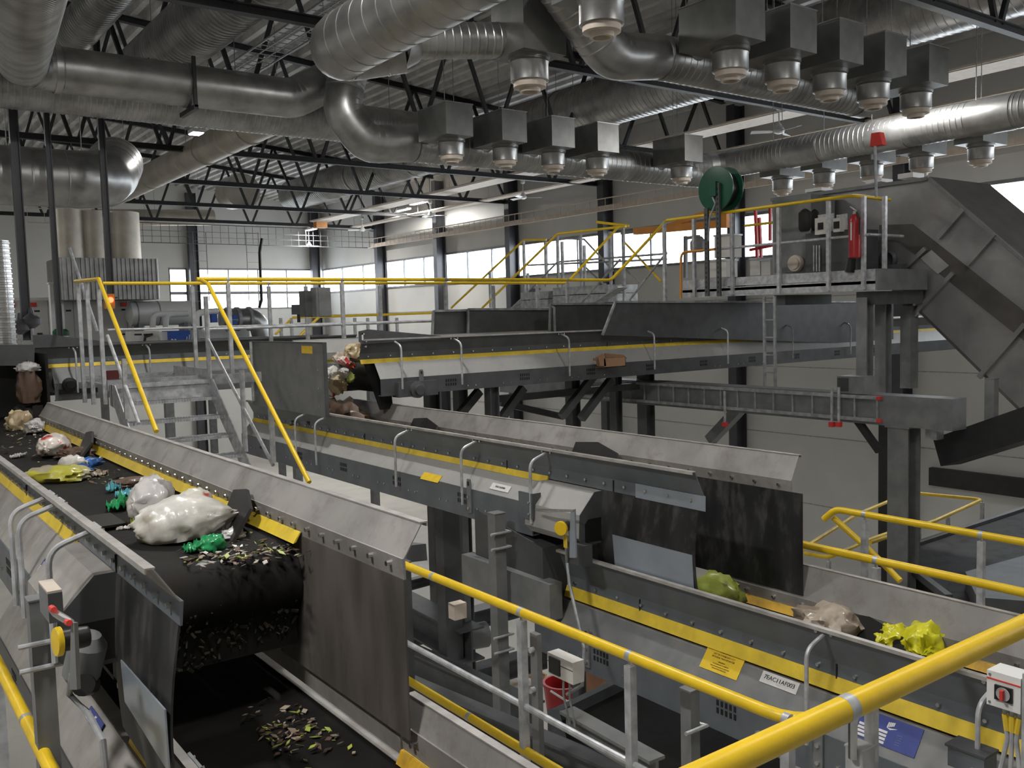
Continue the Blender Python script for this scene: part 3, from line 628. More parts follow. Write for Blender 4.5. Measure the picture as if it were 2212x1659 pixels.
# ---- A2: lower belt that takes over from A and runs on below the camera
A2, MA2 = conveyor('belt_conveyor', 'lower left belt conveyor under the discharge of the near left belt', 'y', 1.35, -1.525, .6, 7.0, h1=.11, h2=.13, HT=.44, HF=.40, handles=[hy(262, 1530, .70)], seams=(1.9,), rskirt=(.6, 3.2), lskirt=(.6, 4.1), mats=dict(case='casedirty', skirt='skirt', beam='grey'), bs=.3, caseh=.22, seal_in='ysealw', hlen=.3)
part(A2, 'inner_liner', MB().box(MA2(3.2, .395, -.24), MA2(7.0, .40, .0)), M_['skirt'])
# ---- B: middle belt
hB = [hy(648, 905, XB - .6), hy(692, 925, XB - .6), hy(866, 965, XB - .6), hy(1010, 995, XB - .6), hy(1160, 1030, XB - .6)]
B, MB_ = conveyor('belt_conveyor', 'middle belt conveyor with bluish skirts and yellow seal, discharging to the lower belt', 'y', XB, ZB, 5.0, 11.9, lskirt=(4.0, 11.9), rskirt=(3.95, 11.0), handles=hB, seams=(4.85, 6.15, 8.7), case0=5.6,
                 mats=dict(), bs=.21, caseh=.15, beamh=.25, seal_in='ysealw')
wfB = -.255
end_box(B, MB_, 4.98, 5.62, wfB - .03, 'case')
part(B, 'flange_bright_strip', MB().sweep([(-HF - .017, -.163), (-HF - .021, -.163), (-HF - .023, -.262), (-HF - .019, -.262)], 3.98, 4.62, MB_), M_['plate'])  # bright light on the flange near the head, put in as a paler strip
drop_sheet(B, MB_, 5.02, 4.04, wfB + .02, -.80, -1, 'sheet', bend=.05, slope0=.0, slope1=-.0)
part(B, 'clean_plate', MB().plate([MB_(4.82, -HF - .062, -.555), MB_(4.06, -HF - .062, -.555), MB_(4.05, -HF - .06, -.80), MB_(4.80, -HF - .06, -.79)], .006), M_['plate'])
drop_sheet(B, MB_, 5.4, 3.86, wfB + .01, -.96, 1, 'sheet', bend=.0)
for p in ((1310, 975), (935, 915)): plough(B, MB_, hy(*p, XB + .42), 1, wfB + .06, .75, .14)
for p in ((1016, 1080),): lug(B, MB_, hy(*p, XB - .6), -1, wfB - .03 - .15)
# upright side panel at the far end of B
yA_, yB_ = onx(541, 741, XB - .56).y, onx(700, 742, XB - .56).y
zt_ = onx(620, 740, XB - .56).z
gp = part(B, 'guard_panel', MB().box((XB - .57, yB_, -1.06), (XB - .56, yA_, zt_)), M_['grey'], 'upright grey steel guard panel with a yellow label')
part(gp, 'edge_flange', MB().box((XB - .58, yB_ - .02, -1.06), (XB - .54, yB_, zt_ + .01)).box((XB - .58, yB_, zt_), (XB - .54, yA_, zt_ + .012)), M_['greydk'])
for dy, z in ((.15, -.55), (.15, -.75), (.15, -.95), (.9, -.85), (1.3, -.95)): part(gp, 'bolt', MB().cyl((XB - .58, yB_ + dy, z), (XB - .57, yB_ + dy, z), .012, n=6), M_['chrome'])
q0, q1 = onx(651, 747, XB - .575), onx(674, 764, XB - .575)
part(gp, 'label', MB().box((XB - .575, q1.y, q1.z), (XB - .57, q0.y, q0.z)), M_['labelyel'], 'yellow warning label')
part(B, 'corner_post', MB().cyl((XB - .6, yA_ - .12, -1.0), (XB - .6, yA_ - .12, zt_), .02, n=8), M_['zinc'])
# ---- C2: lower right belt below B
hC2 = [hy(1748, 1440, XB - .64), hy(2118, 1560, XB - .64)]
C2, MC2 = conveyor('belt_conveyor', 'lower right belt conveyor with the yellow bag, warning sign and number plate', 'y', XB, ZC2, .4, 5.6, h1=.21, h2=.10, handles=hC2, rskirt=(.4, 4.5), lskirt=(.4, 5.4), seams=(hC2[0] - .03, 4.6), mats=dict(case='grey'), bs=.24, caseh=.17, off=.085, strip=.06, seal_in='ysealw', hlen=.2)  # same paint as B; shade under B put into the darker casing colour
for p in ((1905, 1360),): plough(C2, MC2, hy(*p, XB + .40), 1, -.33, .8, .16, 'rubber')
for px, py in ((1770, 1505), (1268, 1310)): lug(C2, MC2, hy(px, py, XB - .6), -1, -.57)
wfC = -.31
# signs on the near casing of C2 (its sloped face)
def on_case(px, py):          # point on the sloped near casing plane of C2
    p0 = MC2(0, -(HF + .05), wfC - .09); p1 = MC2(0, -.595, wfC - .26); d = ray(px, py); nrm = V((0, 1, 0)).cross(p1 - p0).normalized()
    return d * (p0.dot(nrm) / d.dot(nrm)), (nrm if nrm.x < 0 else -nrm), (p0 - p1).normalized()
def case_sign(px0, py0, px1, py1, px2, py2, name, label, mt, grpcat, th=.004):
    a, nrm, up_ = on_case(px0, py0); b, _, _ = on_case(px1, py1); c_, _, _ = on_case(px2, py2)
    hgt = (a - c_).dot(up_); wid = (a.y - b.y)
    a0 = V((a.x, a.y, a.z)) + nrm * .004
    m = MB().prism([a0, a0 - V((0, wid, 0)), a0 - V((0, wid, 0)) - up_ * hgt, a0 - up_ * hgt], nrm * th)
    t = part(C2, name, m, M_[mt], label); return t, a0 + nrm * th, nrm, up_, wid, hgt
t, a, nr, up_, wd, hg = case_sign(1533, 1393, 1614, 1420, 1521, 1444, 'warning_sign', 'yellow printed warning sign riveted to the lower right conveyor casing', 'labelyel', 'sign')
xd = V((0, -1, 0))
for i, (tx, sz, yo) in enumerate((('WARNING!', .115, .17), ('DET ÄR FÖRBJUDET ATT', .10, .30), ('BETRÄDA TRANSPORTÖR', .10, .42), ('WARNING!', .07, .58), ('IT IS FORBIDDEN TO STEP ON', .06, .68), ('THE CONVEYOR BELT AT ANY TIME', .06, .78), ('WHEN IT IS IN OPERATION', .06, .87))):
    lettering(t, tx, a + xd * wd * .5 - up_ * hg * yo, xd, up_, sz * hg * 1.0, M_['inkb'], align='CENTER')
t, a, nr, up_, wd, hg = case_sign(1651, 1449, 1730, 1477, 1646, 1474, 'number_plate', 'white plate reading 7EAC11AF003 on the lower right conveyor casing', 'labelwhite', 'sign')
lettering(t, '7EAC11AF003', a + xd * wd * .5 - up_ * hg * .62, xd, up_, hg * .52, M_['ink'], align='CENTER')
lettering(t, '- - - -', a + xd * wd * .5 - up_ * hg * .85, xd, up_, hg * .16, M_['ink'], align='CENTER')
def maker_plate(owner, corners, fn, label, txt='lve'):
    a, nrm, up_ = fn(*corners[0]); b, _, _ = fn(*corners[1]); c_, _, _ = fn(*corners[2])
    hgt = (a - c_).dot(up_); wid = a.y - b.y; a0 = a + nrm * .004
    t = part(owner, 'maker_plate', MB().prism([a0, a0 - V((0, wid, 0)), a0 - V((0, wid, 0)) - up_ * hgt, a0 - up_ * hgt], nrm * .004), M_['labelblue'], label)
    a1 = a0 + nrm * .004; X = V((0, -wid, 0)); Y = up_ * hgt
    f = MB()
    for i in range(4):
        y0 = .48 + i * .125; f.prism([a1 + X * .03 - Y * y0, a1 + X * .5 - Y * y0, a1 + X * .5 - Y * (y0 + .085), a1 + X * .03 - Y * (y0 + .085)], nrm * .002)
    part(t, 'data_fields', f, M_['labelwhite'])
    lettering(t, txt, a1 + X * .10 - Y * .36, V((0, -1, 0)), up_, hgt * .30, M_['inkw'])
    g_ = MB(); cx, cy = .46, .26                       # the hand-like maker's mark: four bars over a sweep
    for i in range(4): g_.prism([a1 + X * (cx + i * .028) - Y * (cy + .09 - .03 * i), a1 + X * (cx + i * .028 + .022) - Y * (cy + .09 - .03 * i), a1 + X * (cx + i * .028 + .030) - Y * (cy - .10 - .012 * i), a1 + X * (cx + i * .028 + .008) - Y * (cy - .10 - .012 * i)], nrm * .002)
    g_.prism([a1 + X * (cx + .0) - Y * (cy + .10), a1 + X * (cx + .06) - Y * (cy + .15), a1 + X * (cx + .17) - Y * (cy + .05), a1 + X * (cx + .06) - Y * (cy + .09)], nrm * .002)
    part(t, 'mark', g_, M_['inkw'])
    for i in range(5): lettering(t, '- - - - -', a1 + X * .66 - Y * (.5 + .08 * i), V((0, -1, 0)), up_, hgt * .06, M_['inkw'])
    return t
maker_plate(C2, [(1866, 1530), (2000, 1572), (1850, 1590)], on_case, 'blue maker plate with white fields on the lower right conveyor beneath the yellow rail', 'lve')
def on_caseA(M, wcase, wj):
    def f(px, py):
        p0 = M(0, -(HF + .05), wcase); p1 = M(0, -.595, wj); d = ray(px, py); nrm = V((0, 1, 0)).cross(p1 - p0).normalized()
        return d * (p0.dot(nrm) / d.dot(nrm)), (nrm if nrm.x < 0 else -nrm), (p0 - p1).normalized()
    return f
fA = on_caseA(MA, wfA - .03, wfA - .21); fA2 = on_caseA(MA2, -.27, -.49); fB = on_caseA(MB_, wfB - .03, wfB - .18)
maker_plate(A, [(100, 1208), (122, 1240), (92, 1248)], fA, 'small blue maker plate on the near left conveyor between its handles', 'lve')
maker_plate(A2, [(200, 1525), (226, 1567), (190, 1555)], fA2, 'blue maker plate on the lower left conveyor casing beside the yellow strip', 'lve')
def case_label(owner, fn, p0, p1, p2, name, label, mt, txt=None):
    a, nrm, up_ = fn(*p0); b, _, _ = fn(*p1); c_, _, _ = fn(*p2); hgt = (a - c_).dot(up_); wid = a.y - b.y; a0 = a + nrm * .003
    t = part(owner, name, MB().prism([a0, a0 - V((0, wid, 0)), a0 - V((0, wid, 0)) - up_ * hgt, a0 - up_ * hgt], nrm * .003), M_[mt], label)
    if txt: lettering(t, txt, a0 + V((0, -wid * .5, 0)) - up_ * hgt * .62 + nrm * .003, V((0, -1, 0)), up_, hgt * .38, M_['ink'], align='CENTER')
    return t
case_label(B, fB, (918, 1020), (956, 1029), (914, 1036), 'warning_label', 'yellow warning label on the middle conveyor casing', 'labelyel')
case_label(B, fB, (1066, 1043), (1105, 1054), (1062, 1057), 'number_plate', 'white number plate on the middle conveyor casing near its head', 'labelwhite', '7EAC11AF002')
# ---- C: far belt coming from the right below the platform
YCc, ZCc = 10.2, -.235
hC = [onx(p, 770, 1).x if False else ony(p, 750, YCc - .66).x for p in (866, 996, 1229, 1413, 1572, 1712, 1837)]
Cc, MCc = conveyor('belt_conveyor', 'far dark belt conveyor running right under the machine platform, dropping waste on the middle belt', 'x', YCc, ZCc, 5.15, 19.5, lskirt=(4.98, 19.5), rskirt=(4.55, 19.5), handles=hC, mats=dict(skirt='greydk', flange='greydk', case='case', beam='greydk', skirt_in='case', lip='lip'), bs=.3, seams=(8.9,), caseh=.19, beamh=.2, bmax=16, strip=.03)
part(Cc, 'corner_plate', MB().prism([MCc(4.93, -HT - .02, .10), MCc(5.05, -HT - .02, .12), MCc(6.05, -HT - .02, .012), MCc(6.05, -HT - .02, -.03), MCc(4.97, -HT - .02, -.05), MCc(4.93, -HT - .02, -.02)], V((0, .012, 0))), M_['greydk'])
part(Cc, 'corner_slot', MB().box(MCc(4.965, -HT - .026, -.005), MCc(4.985, -HT - .02, .075)).box(MCc(4.965, -HT - .026, .06), MCc(5.0, -HT - .02, .075)), M_['inkw'])
bolts(Cc, [MCc(5.02, -HT - .015, -.02), MCc(5.01, -HT - .015, -.08)], (0, 1, 0), r=.013)
part(Cc, 'drive_unit', MB().box(MCc(5.35, -.66, -.70), MCc(5.9, -.5, -.52)).lathe(MCc(5.6, -.62, -.62), (0, -1, 0), [(.10, 0), (.10, .08), (.06, .09), (.06, .13)], 14), M_['greydk'])
part(Cc, 'end_sheet', MB().plate([MCc(5.02, -HF - .01, -.26), MCc(5.35, -HF - .01, -.26), MCc(5.40, -HF - .01, -.85), MCc(5.22, -HF - .01, -.85)], .008), M_['rubber'])
lug(Cc, MCc, ony(909, 810, YCc - .6).x, -1, -.475)
ch = MB(); zc_ = ZCc
for xx in (ony(1062, 850, YCc - .6).x, ony(1200, 850, YCc - .6).x, ony(1352, 850, YCc - .6).x): pass
# hood panels standing on C
def panel_x(name, label, pts, y, mt='greydk', th=.02, edge=True):
    p = [ony(a, b, y) for a, b in pts]; t = part(Cc, name, MB().prism(p, V((0, th, 0))), M_[mt], label)
    for i in range(len(p)):
        if i in (0, 3): part(t, 'edge_strip', MB().bar(p[i] - V((0, .01, 0)), p[(i + 1) % len(p)] - V((0, .01, 0)), .03, .03), M_['zincdull'])
    return t
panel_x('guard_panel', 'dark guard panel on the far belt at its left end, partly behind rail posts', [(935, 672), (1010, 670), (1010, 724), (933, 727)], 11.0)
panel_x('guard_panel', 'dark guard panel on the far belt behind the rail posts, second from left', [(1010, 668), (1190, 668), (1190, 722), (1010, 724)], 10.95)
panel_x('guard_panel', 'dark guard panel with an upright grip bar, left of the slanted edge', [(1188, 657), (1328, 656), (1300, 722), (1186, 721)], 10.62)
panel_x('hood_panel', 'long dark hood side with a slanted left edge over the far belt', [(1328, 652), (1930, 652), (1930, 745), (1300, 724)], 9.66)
q = ony(1194, 692, 10.58); part(Cc, 'grip_bar', MB().tube([q + V((0, 0, .2)), q + V((0, -.04, .18)), q + V((0, -.04, -.18)), q + V((0, 0, -.2))], .018, 8), M_['zincdull'])
# ---- D: belt behind the yellow stairs at the left
D, MD = conveyor('belt_conveyor', 'far left belt conveyor passing behind the yellow stairs', 'x', 13.55, -.235, 2.25, 6.6, lskirt=(2.05, 6.6), handles=[ony(165, 800, 12.9).x, ony(323, 770, 12.9).x], mats=dict(skirt='greydk', flange='blue', case='grey', beam='grey', lip='greydk', skirt_in='greydk'), bs=.4, caseh=.2, beamh=.22, strip=.025)
part(D, 'bearing_block', MB().lathe(MD(2.42, -.62, -.5), (0, -1, 0), [(.09, 0), (.09, .05), (.05, .06), (.05, .09)], 16).box(MD(2.3, -.66, -.62), MD(2.75, -.6, -.56)), M_['black'])
part(D, 'raised_skirt', MB().prism([MD(2.05, -HT - .01, 0), MD(2.05, -HT - .01, .15), MD(2.25, -HT - .01, .15), MD(3.0, -HT - .01, .02), MD(3.0, -HT - .01, 0)], V((0, .015, 0))), M_['greydk'])
# black chute that closes the far end of A
m = MB(); p = [ony(-40, 745, 12.4), ony(75, 745, 12.4), ony(74, 790, 12.4), ony(-40, 790, 12.4)]
t = thing('feed_chute', 'dark feed chute mouth over the far end of the near left belt', 'chute', (1.3, 12.4, -.9))
part(t, 'hood', MB().prism(p, V((0, .5, 0))), M_['greydk'])
part(t, 'back_sheet', MB().box((.6, 12.75, -1.3), (2.0, 12.8, -.2)), M_['black'])
part(t, 'side_sheet', MB().box((2.0, 12.0, -1.25), (2.03, 12.8, -.3)), M_['rubber'])
# ================================================================ guard rails, stairs, platforms
def seg_points(path):
    L = [0]
    for i in range(1, len(path)): L.append(L[-1] + (path[i] - path[i - 1]).length)
    return L
def rail(name, label, path, posts=(), zfoot=None, r=.028, clamps=(), knee=None, R=.15, pw=.045, grp=None, round_=True, clampr=1.03):
    path = [V(p) for p in path]; t = thing(name, label, 'guard rail', (path[0].x, path[0].y, (zfoot if zfoot is not None else path[0].z)), grp)
    pp = [p for p, _ in round_path(path, R, 5)] if len(path) > 2 and round_ else path
    part(t, 'handrail', MB().tube(pp, r, 14), M_['yellow'])
    for c, d in clamps:
        c = V(c); d = V(d).normalized(); part(t, 'clamp', MB().cyl(c - d * .016, c + d * .016, r * clampr, n=14), M_['zinc'])
    for p in posts:
        p = V(p); m = MB().box((p.x - pw / 2, p.y - pw / 2, zfoot), (p.x + pw / 2, p.y + pw / 2, p.z - r - .02)); o = part(t, 'post', m, M_['zinc'])
        part(o, 'bolt', MB().cyl((p.x, p.y, p.z - r - .04), (p.x, p.y, p.z - r * .5), .010, n=8), M_['chrome'])
    if knee:
        part(t, 'knee_rail', MB().tube([V(q) for q in knee], r * .7, 10), M_['zinc'])
    return t
X1 = (1, 0, 0); Y1 = (0, 1, 0)
# nearest rail, right in front of the camera
zn_ = -.87; yn_ = .571 / .435 * .87
c1 = onz(1836, 1533, zn_); 
t = rail('guard_rail', 'nearest thick yellow rail crossing the lower right corner', [(1.05, yn_, zn_), (3.4, yn_, zn_)], [], -2.0, .0285, [((c1.x, yn_, zn_), X1)])
p = V((c1.x + .03, yn_ + .0, zn_))
o = part(t, 'post', MB().box((p.x - .0, yn_ - .022, -2.0), (p.x + .045, yn_ + .022, zn_ - .10)), M_['zinc']); part(o, 'bolt', MB().cyl((p.x - .005, yn_, zn_ - .12), (p.x - .005, yn_, zn_ - .02), .010, n=8), M_['chrome'])
part(t, 'post_cap', MB().box((p.x - .002, yn_ - .024, zn_ - .102), (p.x + .047, yn_ + .024, zn_ - .098)), M_['zinc'])
# rail along the left of the lower right belt, turning the corner
zr = -1.72; xr = 3.115
cor = onz(1738, 1568, zr)
pth = [(xr, 9.0, zr), (xr, cor.y, zr), (5.1, cor.y, zr)]
post_y = [onz(px, py, zr).y for px, py in ((962, 1240), (1136, 1320), (1362, 1417), (1690, 1560))]
t = rail('guard_rail', 'yellow rail running along the left of the lower right belt, turning at the corner', pth, [(xr, y, zr) for y in post_y[1:]], -2.85, .028, [((xr, y, zr), Y1) for y in post_y] + [((onz(1860, 1510, zr).x, cor.y, zr), X1)], knee=[(xr, 9, -2.28), (xr, cor.y + .05, -2.28)], R=.2)
p = (onz(1880, 1500, zr).x, cor.y, zr); o = part(t, 'post', MB().box((p[0] - .022, p[1] - .022, -2.85), (p[0] + .022, p[1] + .022, zr - .04)), M_['zinc'])
# rail at the lower left corner
zl = -1.72; xl_ = .577
y0 = onz(62, 1555, zl).y
rail('guard_rail', 'yellow rail at the lower left corner beside the near left belt', [(xl_, 2.0, zl), (xl_, 7.5, zl)], [(xl_, y0 + .9, zl), (xl_, y0 - .55, zl)], -2.85, .028, [((xl_, y0, zl), Y1)])
# lower yellow rail
z3 = -2.55; x3 = 1.221 * 2.55
c3 = onz(1015, 1549, z3)
rail('guard_rail', 'low yellow rail passing below the torn sheet of the near left belt', [(x3, 3.2, z3), (x3, 9.5, z3)], [(x3, 7.2, z3)], -3.65, .028, [((x3, c3.y, z3), Y1)])
# rails right of C2
z4 = -1.72
ax_ = 3.25 * 1.72
ca = onz(1902, 1208, z4)
rail('guard_rail', 'yellow rail beyond the lower right belt, lower of two at the right edge', [(ax_, 5.2, z4), (ax_, .6, z4)], [(ax_, ca.y, z4)], -2.85, .0285, [((ax_, ca.y, z4), Y1)], knee=None)
b0 = onz(1800, 1106, z4); bx = 3.945 * 1.72
cb = onz(2118, 1156, z4); cc_ = onz(1865, 1112, z4)
zs = -2.85
rail('guard_rail', 'yellow rail at the right edge that starts with a bend above the sloping stair rail', [(bx, 1.2, z4), (bx, b0.y + .05, z4), (bx - .02, b0.y + .15, z4 - .1)], [(bx, cb.y, z4), (bx, cc_.y, z4)], -2.85, .0285, [((bx, cb.y, z4), Y1), ((bx, cc_.y, z4), Y1)])
rail('stair_rail', 'sloping yellow stair rail dropping behind the right edge rails', [ony(1800, 1118, b0.y + .1), ony(1880, 1190, b0.y - .2), ony(1945, 1255, b0.y - .5)], [], None, .026, round_=False)
# farther small rails in the lower right
def rx(pts, x): return [onx(a, b, x) for a, b in pts]
q = [onz(a, b, -3.0) for a, b in ((1735, 1185), (1850, 1112), (1965, 1064), (2122, 1079), (2020, 1125), (1890, 1170), (1745, 1135))]
rail('guard_rail', 'thin yellow rail looping round a lower landing in front of the white wall', q[:5] + [onz(1880, 1172, -3.0)], [q[2], q[3], onz(2048, 1110, -3.0), onz(1985, 1128, -3.0)], -4.1, .026, R=.12)
q = [onz(a, b, -3.2) for a, b in ((1738, 1195), (1790, 1205), (1880, 1165), (1960, 1138))]
rail('guard_rail', 'thin yellow rail partly hidden behind the black discharge sheet at right', q, [q[1]], -4.2, .026)
q = [onz(a, b, -3.0) for a, b in ((1990, 1262), (2010, 1255), (1800, 1318))]
# ---------------------------------------------------------------- yellow stairs over the belts
XS0, XS1, YS, ZD = 2.49, 3.6, 11.0, -.658
RISE, GO = .2, .254
t = thing('steel_stairs', 'grated steel stairs with yellow handrails between the two near belts', 'stairs', ((XS0 + XS1) / 2, YS - .6, ZD - 5 * RISE))
for x in (XS0, XS1 - .012):
    part(t, 'stringer', MB().prism([(x, YS + .1, ZD), (x, YS + .1, ZD - .24), (x, YS - .1, ZD - .26), (x, YS - 5.6 * GO, ZD - 5.6 * RISE - .2), (x, YS - 5.9 * GO, ZD - 5.6 * RISE + .02), (x, YS - .15, ZD)], (.012, 0, 0)), M_['zinc'])
for k in range(1, 6):
    y, z = YS - k * GO, ZD - k * RISE
    m = MB().box((XS0 + .012, y, z - .035), (XS1 - .012, y + .012, z)).box((XS0 + .012, y + .25, z - .035), (XS1 - .012, y + .262, z))
    for i in range(34): xx = XS0 + .03 + i * (XS1 - XS0 - .06) / 33; m.box((xx - .002, y, z - .03), (xx + .002, y + .26, z - .002))
    part(t, 'tread', m, M_['zinc'])
m = MB().box((XS0, YS - .02, ZD - .05), (XS1, YS, ZD)).box((XS0, YS - .0, ZD - .25), (XS1, YS + .02, ZD - .05))
for i in range(40): xx = XS0 + .02 + i * (XS1 - XS0 - .04) / 39; m.box((xx - .002, YS, ZD - .03), (xx + .002, YS + 1.5, ZD))
for i in range(16): yy = YS + .05 + i * .09; m.box((XS0, yy - .002, ZD - .012), (XS1, yy + .002, ZD - .002))
part(t, 'landing', m, M_['zinc'])
HZ = .517
# right handrail: long rail corner, down the flight
pr0 = V((XS1, YS + .2, HZ)); lo_r = onx(668, 1042, XS1)
o = part(t, 'handrail', MB().tube([(XS1, YS + .1, HZ), (XS1, YS - .12, HZ - .05), lo_r], .024, 12), M_['yellow'], 'right yellow handrail')
lo_l = onx(338, 932, XS0); hi_l = onx(213, 603, XS0)
o = part(t, 'handrail', MB().tube([onx(163, 608, XS0), hi_l, lo_l], .024, 12), M_['yellow'], 'left yellow handrail')
part(t, 'knee_rail', MB().tube([onx(438, 712, XS1), onx(590, 1005, XS1)], .019, 10), M_['zinc'])
part(t, 'knee_rail', MB().tube([onx(232, 725, XS0), onx(300, 915, XS0)], .019, 10), M_['zinc'])
for px, pt_, pb in ((447, 640, 828), (525, 800, 975), (588, 880, 1000)):
    a, b = onx(px - 3, pt_, XS1), onx(px + 4, pb, XS1); part(t, 'post', MB().box((a.x - .022, a.y - .022, b.z), (a.x + .022, a.y + .022, a.z)), M_['zinc'])
for px, pt_, pb in ((168, 612, 868), (187, 612, 872), (213, 625, 872), (267, 775, 905)):
    a, b = onx(px, pt_, XS0), onx(px + 9, pb, XS0); part(t, 'post', MB().box((a.x - .022, a.y - .022, b.z), (a.x + .022, a.y + .022, a.z)), M_['zinc'])
part(t, 'kick_plate', MB().box((XS1 - .01, YS, ZD - .02), (XS1 + .0, YS + 1.4, ZD + .12)), M_['zinc'])
single('step_plate', MB().box((XS0 + .12, YS + .9, ZD + .01), (XS0 + .30, YS + .96, ZD + .12)), M_['darkred'], 'dark red plate beside the stair landing behind the left handrail', 'plate')
# long walkway rails behind the far belt
yw = 11.2; hz = .048 * yw
px_posts = (492, 738, 962, 1225); 
pts_ = [ony(p, 606, yw) for p in px_posts]
t = rail('guard_rail', 'long yellow walkway rail running right from the stairs, in front of the windows', [(ony(425, 606, yw).x, yw, hz), (ony(1320, 605, yw).x, yw, hz), ony(1437, 479, yw)], [(q.x, yw, hz) for q in pts_], ZD, .0255, [((q.x, yw, hz), X1) for q in pts_] + [((ony(905 + 60, 605, yw).x, yw, hz), X1)], knee=[(ony(440, 706, yw).x, yw, ony(440, 712, yw).z), (ony(1185, 682, yw).x, yw, ony(1185, 684, yw).z)], R=.25)
yw2 = 12.5; hz2 = ony(300, 612, yw2).z
pp2 = [ony(p, 612, yw2) for p in (415, 580, 660, 820, 1065, 1160)]
rail('guard_rail', 'thin yellow walkway rail running parallel behind the long front rail', [(ony(222, 612, yw2).x, yw2, hz2), (ony(1224, 608, yw2).x, yw2, hz2), ony(1336, 490, yw2)], [(q.x, yw2, hz2) for q in pp2], -.6, .0225, [((pp2[1].x, yw2, hz2), X1)], knee=[(ony(232, 706, yw2).x, yw2, ony(232, 713, yw2).z), (ony(1190, 690, yw2).x, yw2, ony(232, 713, yw2).z)], R=.3)
t = thing('walkway', 'galvanised walkway deck behind the far belt', 'walkway', (7, 11.9, -.72))
m = MB(); x = XS1
m.box((XS0, yw - .03, -.74), (10.6, yw + .02, -.62)).box((XS0, yw2 - .02, -.74), (10.6, yw2 + .03, -.62))
for i in range(200): xx = XS1 + i * .035; m.box((xx, yw, -.66), (xx + .005, yw2, -.64))
part(t, 'grating', m, M_['zincdull'])
# ---------------------------------------------------------------- machine platform at the right
XP = 11.3; zb_, zd_, zh_ = .213, .30, 1.5
yA, yZ = 10.55, 7.07
t = thing('machine_platform', 'raised machine platform at the right with pale fascia and vertical posts', 'platform', (XP + .8, 8.8, zb_))
part(t, 'fascia', MB().box((XP, yZ, zb_), (XP + .03, yA, .355)), M_['zinc']); part(t, 'kick_plate', MB().box((XP + .02, yZ, .37), (XP + .03, yA, .50)), M_['zinc'])
part(t, 'end_fascia', MB().box((XP, yZ - .03, zb_), (XP + 1.25, yZ, .50)), M_['grey']); part(t, 'deck', MB().box((XP, yZ, .30), (XP + 1.25, yA, .34)), M_['zincdull'])
part(t, 'handrail', MB().tube([p for p, _ in round_path([onx(1440, 476, XP), onx(1470, 472, XP), V((XP, onx(1842, 419, XP).y, 1.51)), V((XP + .9, onx(1842, 419, XP).y, 1.50))], .15, 4)], .024, 12), M_['yellow'])
part(t, 'handrail', MB().tube([V((XP + 1.4, 10.4, 1.43)), V((XP + 1.4, 7.4, 1.43))], .022, 12), M_['yellow'], 'rear yellow handrail')
part(t, 'knee_rail', MB().tube([(XP, 10.5, .96), (XP, 7.15, .96), (XP + .8, 7.15, .96)], .02, 10), M_['zinc'])
for px in (1438, 1502, 1584, 1685, 1792, 1868, 1905):
    a = onx(px, 560, XP if px < 1880 else XP); yy = a.y if px < 1880 else 7.09; xx = XP - .025 if px < 1880 else XP + .25
    part(t, 'post', MB().box((xx - .025, yy - .025, zb_ + .02 if px > 1450 else -.05), (xx + .025, yy + .025, 1.475)), M_['zinc'])
part(t, 'cross_beam', MB().box((XP + .1, yZ + .03, .02), (XP + 1.25, yZ + .35, .20)), M_['greydk'])
part(t, 'cross_beam', MB().box((XP + .1, 8.6, .05), (XP + 1.25, 8.8, .20)), M_['greydk'])
for px, xo in ((1868, .05), (1908, .55)):
    a = onx(px, 700, XP + xo); b_ = onx(px, 806, XP + xo)
    part(t, 'leg', MB().ibar((XP + xo, a.y, -1.25), (XP + xo, a.y, .12), .16, .16, .015, X1), M_['grey'])
# upper stairs (two flights) and their yellow rails
t = thing('steel_stairs', 'high steel stair flights with yellow rails climbing in front of the right wall windows', 'stairs', (13.2, 15.5, -.1))
def yx(px, py, x): return onx(px, py, x)
for k, xx in enumerate((13.0, 12.2)):
    pA = ((975, 665), (1132, 518), (1180, 518)) if k == 0 else ((1042, 665), (1205, 505), (1352, 489))
    part(t, 'handrail', MB().tube([p for p, _ in round_path([yx(a, b, xx) for a, b in pA], .2, 4)], .026, 12), M_['yellow'])
part(t, 'handrail', MB().tube([yx(1190, 514, 13.0), yx(1262, 517, 13.0), yx(1325, 585, 13.0)], .02, 10), M_['zincdull'])
part(t, 'handrail', MB().tube([yx(1344, 518, 12.8), yx(1428, 608, 12.8)], .022, 10), M_['yellow'])
for a, b, xx in (((1140, 632), (1205, 565), 12.4), ((1255, 655), (1340, 560), 12.0), ((1360, 648), (1440, 545), 11.7), ((1262, 575), (1305, 615), 13.0), ((1350, 580), (1380, 612), 12.8)):
    part(t, 'knee_rail', MB().tube([yx(*a, xx), yx(*b, xx)], .02, 8), M_['zincdull'])
for a, b, xx in (((1118, 655), (1130, 610), 12.6),): pass
def bar2(nm_, a, b, xx, w_, h_, mt): part(t, nm_, MB().bar(yx(*a, xx), yx(*b, xx), w_, h_, X1), M_[mt])
bar2('stringer', (1110, 668), (1160, 622), 12.6, .03, .24, 'zincdull'); bar2('stringer', (1280, 660), (1345, 620), 11.9, .03, .26, 'zincdull')
for y0p, y1p, zt_ in ((1140, 1200, 632), (1140, 1200, 650), (1210, 1330, 640), (1210, 1330, 622)):
    a, b = yx(y0p, zt_, 12.5), yx(y1p, zt_ - 4, 12.5); part(t, 'landing_plate', MB().box((12.3, a.y, a.z - .16), (13.1, b.y, a.z)), M_['zincdull'])
